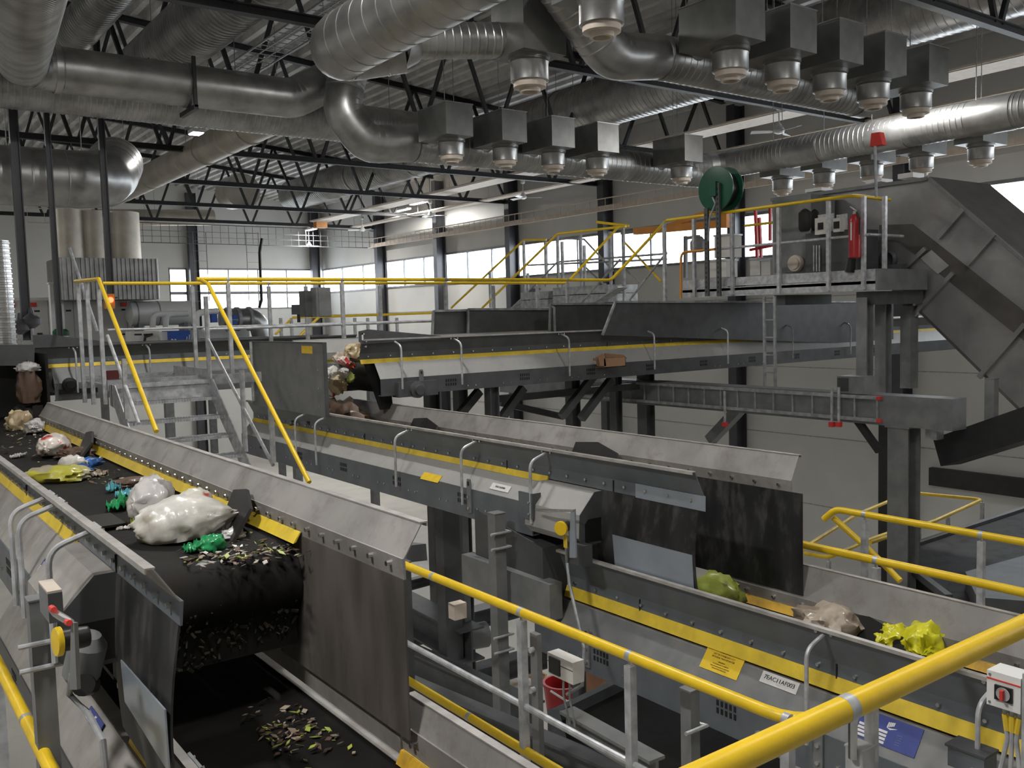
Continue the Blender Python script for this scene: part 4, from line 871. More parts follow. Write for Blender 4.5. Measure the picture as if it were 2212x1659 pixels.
for px, a, b, xx in ((1131, 520, 655), (1204, 508, 655), (1178, 522, 620), (1214, 522, 625), (1254, 507, 650), (1318, 500, 640), (1262, 530, 640), (1140, 590, 660), (1058, 588, 665), (1306, 612, 655), (1346, 490, 650)) and [(p, q, r_, 12.6) for p, q, r_ in ((1131, 520, 655), (1204, 508, 655), (1178, 522, 620), (1214, 522, 625), (1254, 507, 650), (1318, 500, 640), (1262, 530, 640), (1140, 590, 660), (1058, 588, 665), (1306, 612, 655), (1346, 490, 650))]:
    p0, p1 = yx(px, a, xx), yx(px + 1, b, xx); part(t, 'post', MB().box((p0.x - .025, p0.y - .025, p1.z), (p0.x + .025, p0.y + .025, p0.z)), M_['zincdull'])
part(t, 'knee_rail', MB().tube([yx(1140, 573, 13.2), yx(1440, 560, 12.6)], .02, 8), M_['zincdull'])
part(t, 'knee_rail', MB().tube([yx(1205, 566, 12.9), yx(1440, 548, 12.3)], .02, 8), M_['zincdull'])
part(t, 'handrail', MB().tube([yx(1290, 480, 12.4), yx(1358, 488, 12.4)], .026, 8), M_['yellow'])
# small background stair rails left of centre
t = thing('stair_rail', 'small yellow stair rails far back, below the control cabinets', 'guard rail', (9, 20, -.6))
part(t, 'handrail', MB().tube([ony(595, 722, 20), ony(632, 686, 20), ony(820, 680, 20), ony(935, 676, 20)], .03, 8), M_['yellow'])
part(t, 'handrail', MB().tube([ony(645, 728, 18), ony(690, 684, 18)], .03, 8), M_['yellow'])
for px in (606, 629, 766, 794, 857): a = ony(px, 684, 20); part(t, 'post', MB().box((a.x - .03, a.y - .03, a.z - .9), (a.x + .03, a.y + .03, a.z - .03)), M_['zinc'])
# ---------------------------------------------------------------- upright ladder under the platform
x = XP - .12; y = onx(1664, 740, x).y
z1, z0 = onx(1664, 640, x).z, onx(1664, 842, x).z
tray('cable_ladder', 'upright cable ladder hanging from the machine platform to the cable beam', (x, y - .085, z0), (x, y - .085, z1), (0, .19, 0), .3, .26, 'zincdull')
# ---------------------------------------------------------------- long beam with cable ladder and its supports
XBm = 10.0
ya_, yb_2 = onx(1360, 840, XBm).y, onx(2058, 880, XBm).y
single('support_beam', MB().box((XBm, yb_2, -1.42), (XBm + .3, ya_ + 3.5, -1.06)), M_['grey'], 'long grey box beam on the right that carries the cable ladder', 'beam')
t = tray('cable_ladder', 'horizontal cable ladder with red end caps fixed to the long grey beam', (XBm - .06, onx(1895, 905, XBm - .06).y, -1.36), (XBm - .06, ya_ + 1.5, -1.36), (0, 0, .27), .3, .3, 'zincdull')
yy = onx(1895, 905, XBm - .06).y
for z in (-1.36, -1.09): part(t, 'end_cap', MB().box((XBm - .085, yy - .05, z - .02), (XBm - .035, yy, z + .02)), M_['redcap'])
for px, z in ((1797, -1.5), (1812, -1.5), (1566, -1.45)):
    a = onx(px, 915, XBm - .1); part(t, 'strut_cap', MB().box((a.x - .03, a.y - .03, a.z - .04), (a.x + .03, a.y + .03, a.z + .02)), M_['redcap'])
    part(t, 'strut', MB().box((a.x - .012, a.y - .012, a.z), (a.x + .012, a.y + .012, a.z + .45)), M_['zinc'])
def col(nm_, label, x, px, ptop, pbot, wd, mt='grey', zt=None, zb=None, cat='support post', grp=None):
    a = onx(px, ptop, x); zt = a.z if zt is None else zt; zb = onx(px, pbot, x).z if zb is None else zb
    t = thing(nm_, label, cat, (x, a.y, zb), grp)
    part(t, 'shaft', MB().ibar((x, a.y, zb), (x, a.y, zt), wd, wd * 1.05, .018, X1), M_[mt]); part(t, 'head_plate', MB().box((x - wd * .6, a.y - wd * .6, zt - .02), (x + wd * .6, a.y + wd * .6, zt)), M_[mt]); return t
col('support_post', 'thick grey steel post under the right end of the long cable beam', XBm + .15, 1953, 908, 1260, .26, zt=-1.42, zb=-ZC)
col('support_post', 'slim dark post on the right, just left of the thick post under the cable beam', 15, 1916, 900, 1270, .2, 'dark', zb=-ZC)
t = thing('mounting_box', 'dark cable box standing on the long beam by the red capped struts', 'box', onx(1838, 850, XBm - .05))
a, b = onx(1808, 812, XBm - .05), onx(1866, 850, XBm - .05); part(t, 'body', MB().box((XBm - .05, b.y, -1.06), (XBm + .2, a.y, a.z)), M_['grey']); part(t, 'cover', MB().box((XBm - .06, a.y - .16, -1.03), (XBm - .05, a.y - .01, a.z - .02)), M_['column'])
# boards along the inclined conveyor foot etc.
single('cross_beam', MB().bar(onx(2045, 975, 10.6), onx(2260, 905, 10.2), .3, .34), M_['dark'], 'dark cross beam leaving the picture at the right below the inclined hood', 'beam')
single('wall_channel', MB().box((XR - .22, 2.0, onx(2023, 1028, XR).z - .25), (XR - .02, onx(2015, 1028, XR).y, onx(2023, 1028, XR).z + .25)), M_['dark'], 'dark horizontal channel on the right wall at the lower right', 'beam')
a = onx(2008, 925, 10.3); single('bracket_box', MB().box((10.2, a.y - .14, a.z - .12), (10.36, a.y + .0, a.z + .14)), M_['zinc'], 'small bright junction cover under the right end of the cable beam', 'box')
# frames below the far belt C
def leg_x(px, ptop, pbot, y, wd, label, mt='greydk', zt=None):
    a, b = ony(px, ptop, y), ony(px + 2, pbot, y); b.z = -ZC; t = Cc
    part(t, 'leg', MB().ibar((a.x, y, b.z), (a.x, y, a.z if zt is None else zt), wd, wd, .014, X1).box((a.x - wd, y - wd * .7, (a.z if zt is None else zt) - .02), (a.x + wd, y + wd * .7, (a.z if zt is None else zt))), M_[mt])
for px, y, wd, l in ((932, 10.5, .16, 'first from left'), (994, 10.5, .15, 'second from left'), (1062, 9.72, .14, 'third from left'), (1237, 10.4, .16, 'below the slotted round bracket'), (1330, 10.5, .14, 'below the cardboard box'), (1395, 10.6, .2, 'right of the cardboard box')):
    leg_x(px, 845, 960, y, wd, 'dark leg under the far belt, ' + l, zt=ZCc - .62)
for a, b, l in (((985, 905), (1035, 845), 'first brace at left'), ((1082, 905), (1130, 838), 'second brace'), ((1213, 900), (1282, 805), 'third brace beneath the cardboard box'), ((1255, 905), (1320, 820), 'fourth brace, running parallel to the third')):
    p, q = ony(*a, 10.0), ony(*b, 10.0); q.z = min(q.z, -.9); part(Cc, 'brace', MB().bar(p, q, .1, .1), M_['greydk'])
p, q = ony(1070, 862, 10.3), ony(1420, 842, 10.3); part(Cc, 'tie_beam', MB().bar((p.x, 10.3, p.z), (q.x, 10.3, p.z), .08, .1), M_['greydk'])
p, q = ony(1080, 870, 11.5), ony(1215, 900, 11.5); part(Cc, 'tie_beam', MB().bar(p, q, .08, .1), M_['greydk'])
p, q = onx(1535, 950, 11.2), onx(1610, 870, 11.2); single('diagonal_brace', MB().bar(p, q, .16, .16), M_['grey'], 'thick slanted brace left of the white wall under the cable beam', 'brace')
p, q = onx(1850, 905, 10.1), onx(1900, 975, 10.1); single('diagonal_brace', MB().bar(p, q, .07, .08), M_['dark'], 'thin dark brace hanging below the cable beam by the thick post', 'brace')
p = onx(1420, 870, 11.0); q = onx(1640, 900, 11)
# steel under B and between the belts
def post_at(nm_, label, p, zt, zb, wx, wy, mt='grey', clips=()):
    t = thing(nm_, label, 'support post', (p.x, p.y, zb)); part(t, 'shaft', MB().box((p.x - wx / 2, p.y - wy / 2, zb), (p.x + wx / 2, p.y + wy / 2, zt)), M_[mt])
    part(t, 'cap', MB().box((p.x - wx / 2 - .004, p.y - wy / 2 - .004, zt), (p.x + wx / 2 + .004, p.y + wy / 2 + .004, zt + .006)), M_[mt])
    for z in clips: part(t, 'u_bolt', MB().tube([(p.x - wx / 2 - .05, p.y - wy / 2 - .012, z), (p.x + wx / 2 + .03, p.y - wy / 2 - .012, z), (p.x + wx / 2 + .012, p.y + wy / 2, z)], .011, 8), M_['zinc'])
    return t
p = onx(1072, 1108, XB - .78); post_at('support_post', 'grey box post with clamps in front of the middle belt head', p, p.z, -6.5, .10, .10, 'grey', (onx(1072, 1148, XB - .78).z, onx(1072, 1180, XB - .78).z, onx(1072, 1366, XB - .78).z, onx(1072, 1398, XB - .78).z))
p = onx(965, 1108, XB + .1); post_at('support_post', 'wide steel post below the middle belt, left of the clamped post', p, wfB + ZB - .45, -ZC, .2, .16, 'greydk')
p = onx(1000, 1120, XB + .35); post_at('support_post', 'slim steel post below the middle belt, right next to the wide post', p, wfB + ZB - .45, -ZC, .08, .08, 'grey')
p = onx(82, 1292, .60); t = post_at('support_post', 'grey box post with clamp straps at the left edge, beside the yellow pull switch', p, p.z, -4.5, .08, .085, 'grey', (onx(82, 1372, .60).z, onx(82, 1418, .60).z))
p = onx(1490, 1488, xr + .25); post_at('support_post', 'grey square post with a strap in front of the lower right belt, beside the yellow rail', p, p.z, -4.5, .065, .07, 'grey', (onx(1490, 1568, xr + .25).z,))
p = onz(968, 1240, -1.78); post_at('support_post', 'tall grey post behind the torn sheet, carrying a pale junction cover', V((3.2, p.y + .4, 0)), -1.75, -6.5, .09, .09, 'greydk')
a = ony(985, 1318, p.y); single('junction_cover', MB().box((a.x - .05, a.y - .06, a.z - .05), (a.x + .05, a.y + .02, a.z + .06)), M_['cream'], 'pale square junction cover on the tall grey post left of centre', 'box')
def bx2(p, q, z, wd, hh, label, mt='greydk'):
    a, b = onz(*p, z), onz(*q, z); return single('steel_beam', MB().ibar(a, b, wd, hh, .02), M_[mt], label, 'beam')
bx2((865, 1268), (962, 1242), -3.6, .1, .14, 'thin steel beam at the left of the pale floor gap, under the middle belt')
bx2((840, 1300), (1020, 1395), -3.4, .3, .35, 'grey beam ending in a rounded foot behind the torn sheet')
bx2((860, 1378), (1190, 1290), -5.0, .3, .3, 'dark cross beam seen through the gap below the grey beam')
bx2((1000, 1468), (1290, 1385), -5.6, .3, .3, 'lowest dark cross beam seen through the gap, in front of the pallets')
bx2((830, 1400), (1160, 1555), -3.6, .2, .3, 'long dark beam running down behind the low yellow rail')
bx2((860, 1480), (1500, 1760), -3.0, .14, .2, 'dark beam beside the low yellow rail at the bottom of the picture')
bx2((1225, 1550), (1420, 1660), -2.6, .12, .12, 'dark tubular beam at the bottom centre beneath the lower right belt', 'grey')
a, b = onz(1060, 1290, -3.0), onz(1180, 1225, -3.0)
single('cross_beam', MB().bar(onx(868, 1190, 4.6), onx(900, 1195, 4.4), .2, .16), M_['greydk'], 'stub of dark steel beside the right skirt tip of the near left belt', 'beam')
# white round foot / roller below
a = onz(1005, 1378, -3.5); single('roller_drum', MB().cyl(a + V((-.18, .05, 0)), a + V((.25, -.05, 0)), .14, n=18), M_['grey'], 'grey roller drum end behind the torn sheet', 'roller')
# tail of C2: dark hood box below B's head and its legs
p = ony(1100, 1200, 5.75); t = thing('tail_hood', 'dark tail hood of the lower right belt under the middle belt head', 'hood', (XB - .2, 5.7, -2.0))
part(t, 'hood', MB().prism([(XB - .62, 5.45, -1.78), (XB - .60, 6.4, -1.62), (XB + .5, 6.4, -1.62), (XB + .5, 5.45, -1.78)], (0, 0, -.42)), M_['greydk'])
part(t, 'base_plate', MB().box((XB - .68, 5.3, -2.3), (XB - .56, 6.5, -2.02)), M_['grey'])
q = [onz(a, b, -3.6) for a, b in ((1195, 1560), (1385, 1466), (1520, 1462), (1640, 1575), (1790, 1740), (1240, 1740))]
t = thing('lower_belt', 'wide black belt crossing far below the lower right belt at the bottom centre', 'conveyor', V((6, 5, -3.75)))
part(t, 'belt', MB().prism(q, (0, 0, -.12)), M_['belt']); part(t, 'side_frame', MB().bar(q[0] + V((0, 0, .02)), q[5] + V((0, 0, .02)), .1, .2), M_['greydk']); part(t, 'end_frame', MB().bar(q[0], q[1], .08, .2), M_['greydk'])
q = [onz(a, b, -3.2) for a, b in ((1925, 1195), (2230, 1095), (2260, 1345), (2050, 1292))]
t = thing('dark_conveyor', 'dark broad conveyor hood far down at the right edge, behind the yellow rails', 'conveyor', V((10, 5, -4)))
part(t, 'hood', MB().prism(q, (0, 0, -.5)), M_['rubber']); part(t, 'edge_angle', MB().bar(q[0], q[1], .08, .08), M_['greydk']); part(t, 'edge_angle', MB().bar(q[0], q[3], .08, .08), M_['greydk'])
p = [onz(a, b, -3.0) for a, b in ((2085, 1235), (2212, 1200), (2240, 1300), (2110, 1290))]; part(t, 'raised_box', MB().prism(p, (0, 0, -.3)), M_['greydk'])
# ================================================================ enclosed incline (stainless hood) at the right
XH = 12.6
hp = [onx(1668, 432, XH), onx(2008, 386, XH), onx(2216, 566, XH)]
top_y, top_z = hp[1].y, hp[1].z; dyz = (hp[2] - hp[1]).normalized()     # slope of the incline in the y-z plane
low = onx(1935, 600, XH); low2 = onx(2212, 862, XH)
t = thing('enclosed_conveyor', 'big stainless enclosed conveyor coming down the right side with ribs and a dark diagonal strip', 'conveyor hood', (XH + .8, top_y, low2.z))
end = hp[1] + dyz * 5.2; zfar = hp[0].z
nrm = V((0, -dyz.z, dyz.y)); nrm = nrm if nrm.z < 0 else -nrm
L0 = onx(1978, 660, XH); depth = (L0 - hp[1]).dot(nrm)
b0 = hp[1] + dyz * ((L0 - hp[1]).dot(dyz)) + nrm * depth; b1 = b0 + dyz * 5
poly = [V((XH, hp[0].y, zfar)), V((XH, top_y, top_z)), end, end + nrm * depth, b0, V((XH, 7.55, .50)), V((XH, hp[0].y, .50))]
part(t, 'side_wall', MB().prism(poly, (.02, 0, 0)), M_['hood'])
part(t, 'top_cover', MB().prism([V((XH, hp[0].y, zfar)), V((XH, top_y, top_z)), end, end + V((0, 0, .02)), V((XH, top_y, top_z + .03)), V((XH, hp[0].y, zfar + .03))], (1.7, 0, 0)), M_['hooddk'])
part(t, 'far_wall', MB().prism([p + V((1.68, 0, 0)) for p in poly], (.02, 0, 0)), M_['hood'])
part(t, 'under_cover', MB().prism([b0, b1, b1 + nrm * .04, b0 + nrm * .04], (1.7, 0, 0)), M_['hooddk'])
part(t, 'end_wall', MB().box((XH + .02, hp[0].y - .02, .5), (XH + 1.68, hp[0].y, zfar)), M_['hood'])
sA, sB, sC = onx(1900, 486, XH), onx(1972, 484, XH), onx(2212, 672, XH); e_ = (sC - sB).normalized()
part(t, 'diagonal_strip', MB().prism([sA - V((.012, 0, 0)), sB - V((.012, 0, 0)), sB + e_ * 5 - V((.012, 0, 0)), sB + e_ * 5 + nrm * .27 - V((.012, 0, 0)), sB + e_ * .02 + nrm * .3 - V((.012, 0, .02)), sA - V((.012, 0, .2))], (.012, 0, 0)), M_['hooddk'])
for (a, b) in (((2085, 452), (2030, 515)), ((2152, 505), (2093, 572)), ((2003, 537), (1945, 592)), ((2063, 590), (1975, 682)), ((2218, 700), (2118, 815))):
    p, q = onx(*a, XH), onx(*b, XH); part(t, 'rib', MB().bar(p - V((.035, 0, 0)), q - V((.035, 0, 0)), .06, .07, X1), M_['hood'])
part(t, 'rim', MB().bar(V((XH - .02, top_y, top_z)), end - V((.02, 0, 0)), .05, .05).bar(V((XH - .02, top_y, top_z)), V((XH - .02, hp[0].y, zfar)), .05, .05), M_['grey'])
part(t, 'inspection_flap', MB().prism([onx(2012, 540, XH - .02), onx(2050, 574, XH - .02), onx(2026, 592, XH - .02), onx(1988, 558, XH - .02)], (.02, 0, 0)), M_['case'])
part(t, 'outlet_disc', MB().lathe(onx(1921, 560, XH), (-1, 0, 0), [(.14, 0), (.14, .05), (.10, .07), (.10, .02)], 20), M_['greydk'])
part(t, 'motor', MB().box(onx(1948, 570, XH - .2), onx(1925, 585, XH - .02)), M_['greydk'])
part(t, 'lid_flap', MB().box((XH + .05, onx(1735, 412, XH).y, zfar + .05), (XH + .35, onx(1770, 412, XH).y, zfar + .1)).box((XH + .05, onx(1865, 395, XH).y, zfar + .05), (XH + .35, onx(1900, 390, XH).y, zfar + .1)).box((XH + .05, onx(1935, 385, XH).y, zfar + .05), (XH + .35, onx(1968, 380, XH).y, zfar + .12)), M_['white'])
p = onx(1960, 705, XH - .1); post_at('support_post', 'grey box post with a bracket right under the bend of the incline', V((XH - .05, p.y, 0)), onx(1953, 662, XH - .05).z, -1.2, .2, .16, 'grey')
p = onx(2142, 860, XH - 1.2); post_at('support_post', 'short grey post under the lower part of the incline at the right edge', V((XH - .9, onx(2142, 850, XH - .9).y, 0)), onx(2142, 818, XH - .9).z, -1.9, .12, .12, 'grey')
# ---------------------------------------------------------------- machinery on the platform
t = thing('drive_machine', 'dark drive machine with grey housings behind the platform rail', 'machine', (12.1, 8.6, .34))
def mbx(x0, x1, p, q): a, b = onx(*p, x0), onx(*q, x0); return MB().box((x0, b.y, b.z), (x1, a.y, a.z))
part(t, 'housing', mbx(11.9, 12.5, (1672, 430), (1752, 585)), M_['grey'])
part(t, 'gear_housing', mbx(11.85, 12.4, (1740, 505), (1850, 588)), M_['greydk'])
part(t, 'motor', MB().lathe(onx(1747, 500, 12.0), (0, 0, 1), [(.13, 0), (.15, .05), (.15, .28), (.10, .34), (.10, .5)], 16), M_['black'])
part(t, 'shaft_cover', MB().lathe(onx(1718, 569, 11.84), (-1, 0, 0), [(.12, -.05), (.13, 0), (.12, .03), (.09, .03), (.09, .05)], 20), M_['cream'])
part(t, 'pipe', MB().tube([onx(1758, 530, 11.8), onx(1758, 586, 11.8)], .012, 6), M_['zinc']); part(t, 'pipe', MB().tube([onx(1764, 530, 11.8), onx(1764, 586, 11.8)], .012, 6), M_['zinc']); part(t, 'pipe', MB().tube([onx(1770, 530, 11.8), onx(1770, 586, 11.8)], .012, 6), M_['zinc'])
def isolator(p, q, x, label, mt='cabinet'):
    a, b = onx(*p, x), onx(*q, x); t = thing('isolator_box', label, 'switch box', V((x, (a.y + b.y) / 2, b.z)))
    part(t, 'body', MB().box((x, b.y, b.z), (x + .12, a.y, a.z)), M_[mt]); m_ = (a + b) / 2
    part(t, 'switch', MB().box((x - .012, m_.y - .045, m_.z - .05), (x, m_.y + .045, m_.z + .05)), M_['black'])
    part(t, 'mounting_plate', MB().box((x + .12, b.y - .03, b.z - .15), (x + .14, a.y + .03, a.z + .06)), M_['zinc']); return t
isolator((1760, 472), (1786, 505), 11.75, 'left of two grey isolator boxes on the platform machine'); isolator((1800, 472), (1815, 500), 11.75, 'right of two grey isolator boxes on the platform machine, left of the extinguisher')
c = onx(1846, 500, XP - .12)
t = thing('fire_extinguisher', 'red fire extinguisher hanging on the platform rail at the right', 'fire extinguisher', c - V((0, 0, .36)))
part(t, 'cylinder', MB().lathe(c - V((0, 0, .36)), (0, 0, 1), [(.05, 0), (.078, .015), (.078, .48), (.055, .56), (.03, .59)], 18), M_['red'])
part(t, 'valve', MB().lathe(c + V((0, 0, .22)), (0, 0, 1), [(.028, 0), (.028, .05), (.015, .06)], 10), M_['chrome'])
part(t, 'handle', MB().bar(c + V((0, .07, .34)), c + V((0, -.03, .27)), .015, .015), M_['chrome']); part(t, 'hose', MB().tube([c + V((0, -.03, .25)), c + V((-.03, -.10, .15)), c + V((-.03, -.10, -.05))], .012, 8), M_['black'])
part(t, 'label', MB().prism([c + V((-.0785, -.012, .12)), c + V((-.0785, .012, .12)), c + V((-.0785, .012, -.12)), c + V((-.0785, -.012, -.12))], (-.002, 0, 0)), M_['labelwhite'])
single('rubber_boot', MB().cyl(onx(1836, 588, XP + .02), onx(1842, 545, XP + .02), .07, .05, 12), M_['black'], 'dark cylinder standing under the fire extinguisher behind the post', 'canister')
c = onx(1890, 316, 10.9); t = thing('stack_light', 'thin pole with a red flag lamp on top in front of the right duct', 'signal pole', onx(1893, 425, 10.9))
part(t, 'pole', MB().cyl(onx(1893, 425, 10.9), onx(1890, 316, 10.9), .018, n=8), M_['zincdull']); part(t, 'lamp_head', MB().prism([onx(1879, 317, 10.9), onx(1906, 312, 10.9), onx(1900, 285, 10.9), onx(1882, 288, 10.9)], (.1, 0, 0)), M_['redcap'])
# green cable reel
xr_ = 11.2; c = onx(1548, 408, xr_)
t = thing('cable_reel', 'dark green cable reel on two slotted posts above the platform', 'cable reel', V((xr_, c.y, onx(1540, 640, xr_).z)))
part(t, 'front_flange', MB().lathe(c, (-1, 0, 0), [(.34, 0), (.345, .01), (.345, .03), (.33, .035), (.10, .035), (.10, .05)], 36), M_['green'])
part(t, 'drum', MB().cyl(c, c + V((.22, 0, 0)), .27, n=30), M_['black']); part(t, 'rear_flange', MB().lathe(c + V((.2, 0, 0)), (1, 0, 0), [(.345, 0), (.345, .03), (.1, .03)], 36), M_['green'])
part(t, 'hub_box', MB().box(c + V((-.12, -.08, -.12)), c + V((-.05, .05, .10))), M_['green'])
for px, pt_ in ((1527, 450), (1552, 395)):
    a, b = onx(px, pt_, xr_ - .06), onx(px, 640, xr_ - .06); o = part(t, 'slotted_post', MB().box((xr_ - .09, a.y - .035, b.z), (xr_ - .05, a.y + .035, a.z)), M_['greydk'])
    sl = MB(); z = b.z + .05
    while z < a.z - .05: sl.box((xr_ - .0925, a.y - .010, z), (xr_ - .09, a.y + .010, z + .035)); z += .075
    part(o, 'slots', sl, M_['black'])
part(t, 'cable', MB().tube([c + V((-.08, .05, -.05)), onx(1545, 440, xr_ - .1), onx(1533, 470, xr_ - .1), onx(1530, 520, xr_ - .08)], .014, 8), M_['zincdull'])
# orange jib arm behind it
t = thing('jib_crane', 'orange jib crane arm behind the green cable reel', 'crane', onx(1570, 500, 14))
part(t, 'arm', MB().bar(onx(1372, 500, 14.0), onx(1575, 482, 14.0), .12, .14), M_['orange']); part(t, 'brace', MB().bar(onx(1445, 488, 14.0), onx(1560, 448, 14.0), .07, .09), M_['orange'])
part(t, 'mast', MB().bar(onx(1568, 492, 14.0), onx(1568, 452, 14.0), .16, .16, X1), M_['orange']); part(t, 'arm_tip', MB().bar(onx(1342, 504, 14.0), onx(1374, 500, 14.0), .05, .06), M_['grey'])
single('fall_pipe', MB().tube([p for p, _ in round_path([onx(1471, 645, 11.15), onx(1471, 545, 11.15), onx(1545, 538, 11.15)], .12, 5)], .02, 10), M_['orange'], 'orange stand pipe bent at the top, left of the cable reel posts', 'pipe')
t = thing('pump_unit', 'pale pump unit silhouetted in the window left of the reel posts', 'pump', onx(1500, 560, 13.5))
part(t, 'stand', MB().bar(onx(1481, 510, 13.5), onx(1481, 600, 13.5), .06, .06, X1), M_['grey']); part(t, 'body', MB().lathe(onx(1508, 545, 13.5), (0, 0, 1), [(.10, 0), (.15, .06), (.15, .2), (.08, .3)], 14), M_['grey']); part(t, 'bracket', MB().bar(onx(1481, 515, 13.5), onx(1510, 510, 13.5), .08, .05), M_['grey'])
for p, q, l in (((1543, 508), (1578, 555), 'upper pale cabinet between the reel posts'), ((1533, 562), (1569, 598), 'lower pale cabinet behind the reel posts'), ((1620, 558), (1642, 594), 'slim pale cabinet behind the platform rail, left of the drive machine'), ((1644, 560), (1664, 594), 'second slim pale cabinet just left of the drive machine')):
    a, b = onx(*p, 12.8), onx(*q, 12.8); t = thing('control_cabinet', l, 'cabinet', V((12.8, (a.y + b.y) / 2, b.z))); part(t, 'body', MB().box((12.8, b.y, b.z), (13.1, a.y, a.z)), M_['cabinet']); part(t, 'lid', MB().box((12.78, b.y - .01, a.z - .03), (13.12, a.y + .01, a.z)), M_['zinc'])
t = thing('window_frame_rack', 'dark red framed rack silhouetted against the window right of the cable reel', 'rack', onx(1650, 570, 14.5)); 
for a, b in (((1632, 455), (1636, 560)), ((1640, 470), (1645, 570)), ((1620, 540), (1670, 530)), ((1664, 450), (1664, 520))): part(t, 'bar', MB().bar(onx(*a, 14.5), onx(*b, 14.5), .05, .05, X1), M_['red'])
zm_ = ony(230, 743, 31).z - .03
m = MB().box((2.0, 28.0, zm_ - .2), (15.0, 37.0, zm_))
for x in (4, 8, 12, 14.8):
    for y in (28.3, 36.5): m.box((x - .12, y - .12, -ZC), (x + .12, y + .12, zm_ - .2))
struct('floor_mezzanine', m, M_['grey'])
# ================================================================ far left plant room gear
yb1 = 34
def fb(name, label, p, q, y, d, mt, cat, extra=None):
    a, b = ony(*p, y), ony(*q, y); t = thing(name, label, cat, V(((a.x + b.x) / 2, y, b.z))); part(t, 'body', MB().box((a.x, y, b.z), (b.x, y + d, a.z)), M_[mt])
    return t, a, b
t, a, b = fb('air_handling_unit', 'long white air handling cabinet with red hinges at far left', (18, 650), (315, 742), yb1, 1.2, 'cabinet', 'cabinet')
part(t, 'top_rail', MB().box((a.x, yb1 - .05, a.z), (b.x, yb1 + 1.2, a.z + .10)), M_['white'])
for px in (25, 72, 268): p = ony(px, 658, yb1 - .06); part(t, 'hinge', MB().box((p.x - .1, yb1 - .08, p.z - .07), (p.x + .1, yb1, p.z + .07)), M_['redcap'])
for px, py in ((80, 672), (148, 671), (86, 721), (268, 669), (265, 722)): p = ony(px, py, yb1 - .02); part(t, 'latch', MB().box((p.x - .08, yb1 - .03, p.z - .03), (p.x + .08, yb1, p.z + .03)), M_['black'])
for px in (33, 105, 160, 275): p = ony(px, 690, yb1); part(t, 'door_joint', MB().box((p.x - .012, yb1 - .006, b.z), (p.x + .012, yb1, a.z)), M_['zincdull'])
t, a, b = fb('white_column', 'white square column standing by the far left cabinets', (107, 614), (123, 740), yb1 - 1, .3, 'white', 'column'); part(t, 'cap', MB().box((a.x - .03, yb1 - 1.03, a.z), (b.x + .03, yb1 - .67, a.z + .06)), M_['white'])
t, a, b = fb('white_column', 'second white column, just right of the first by the cabinets', (130, 632), (143, 740), yb1 - 1, .25, 'white', 'column'); part(t, 'cap', MB().box((a.x - .03, yb1 - 1.03, a.z), (b.x + .03, yb1 - .72, a.z + .05)), M_['white'])
# corrugated cladding box
ycl = 32; a, b = ony(128, 556, ycl), ony(345, 646, ycl); t = thing('cladding_box', 'corrugated metal clad box high up at far left, left of the window', 'cladding', V(((a.x + b.x) / 2, ycl, b.z)))
m = MB(); n = 22; pr2 = []
for i in range(n): x0 = a.x + (b.x - a.x) * i / n; w1 = (b.x - a.x) / n; pr2 += [(x0, 0), (x0 + w1 * .35, 0), (x0 + w1 * .5, -.05), (x0 + w1 * .85, -.05)]
pr2.append((b.x, 0)); k = len(pr2)
m.add([(x, ycl + y, b.z) for x, y in pr2] + [(x, ycl + y, a.z) for x, y in pr2], [(i, i + 1, k + i + 1, k + i) for i in range(k - 1)])
part(t, 'corrugated_front', m, M_['galv']); part(t, 'body', MB().box((a.x, ycl + .02, b.z), (b.x, ycl + 2.2, a.z)), M_['galvbox'])
p = ony(97, 560, ycl + 2); part(t, 'side_sheet', MB().prism([V((a.x - .02, ycl, a.z)), V((a.x - .02, ycl, b.z)), V((a.x - .02, ycl + 2, b.z)), V((a.x - .02, ycl + 2, a.z))], (.02, 0, 0)), M_['galvbox'])
for px, r_, l in ((150, .5, 'left'), (205, .45, 'middle'), (268, .55, 'right')):
    p = ony(px, 556, ycl + 1); single('vertical_duct', MB().cyl((p.x, ycl + 1.0, a.z + .0), (p.x, ycl + 1.0, a.z + 1.6), r_, n=22), M_['insul'], 'fat vertical duct rising from the cladding box, the %s one of three' % l, 'duct')
for px, l in ((165, 'left'), (245, 'right')):
    p = ony(px, 488, 38); single('blue_pipe', MB().tube([(p.x - .7, 38, p.z), (p.x + .7, 38, p.z)], .35, 14), M_['bluep'], 'blue pipe section behind the far left tray, the %s one' % l, 'pipe')
single('sloping_pole', MB().tube([ony(150, 535, 26), ony(210, 715, 26)], .04, 8), M_['zinc'], 'thin sloping pole in front of the corrugated box', 'pole')
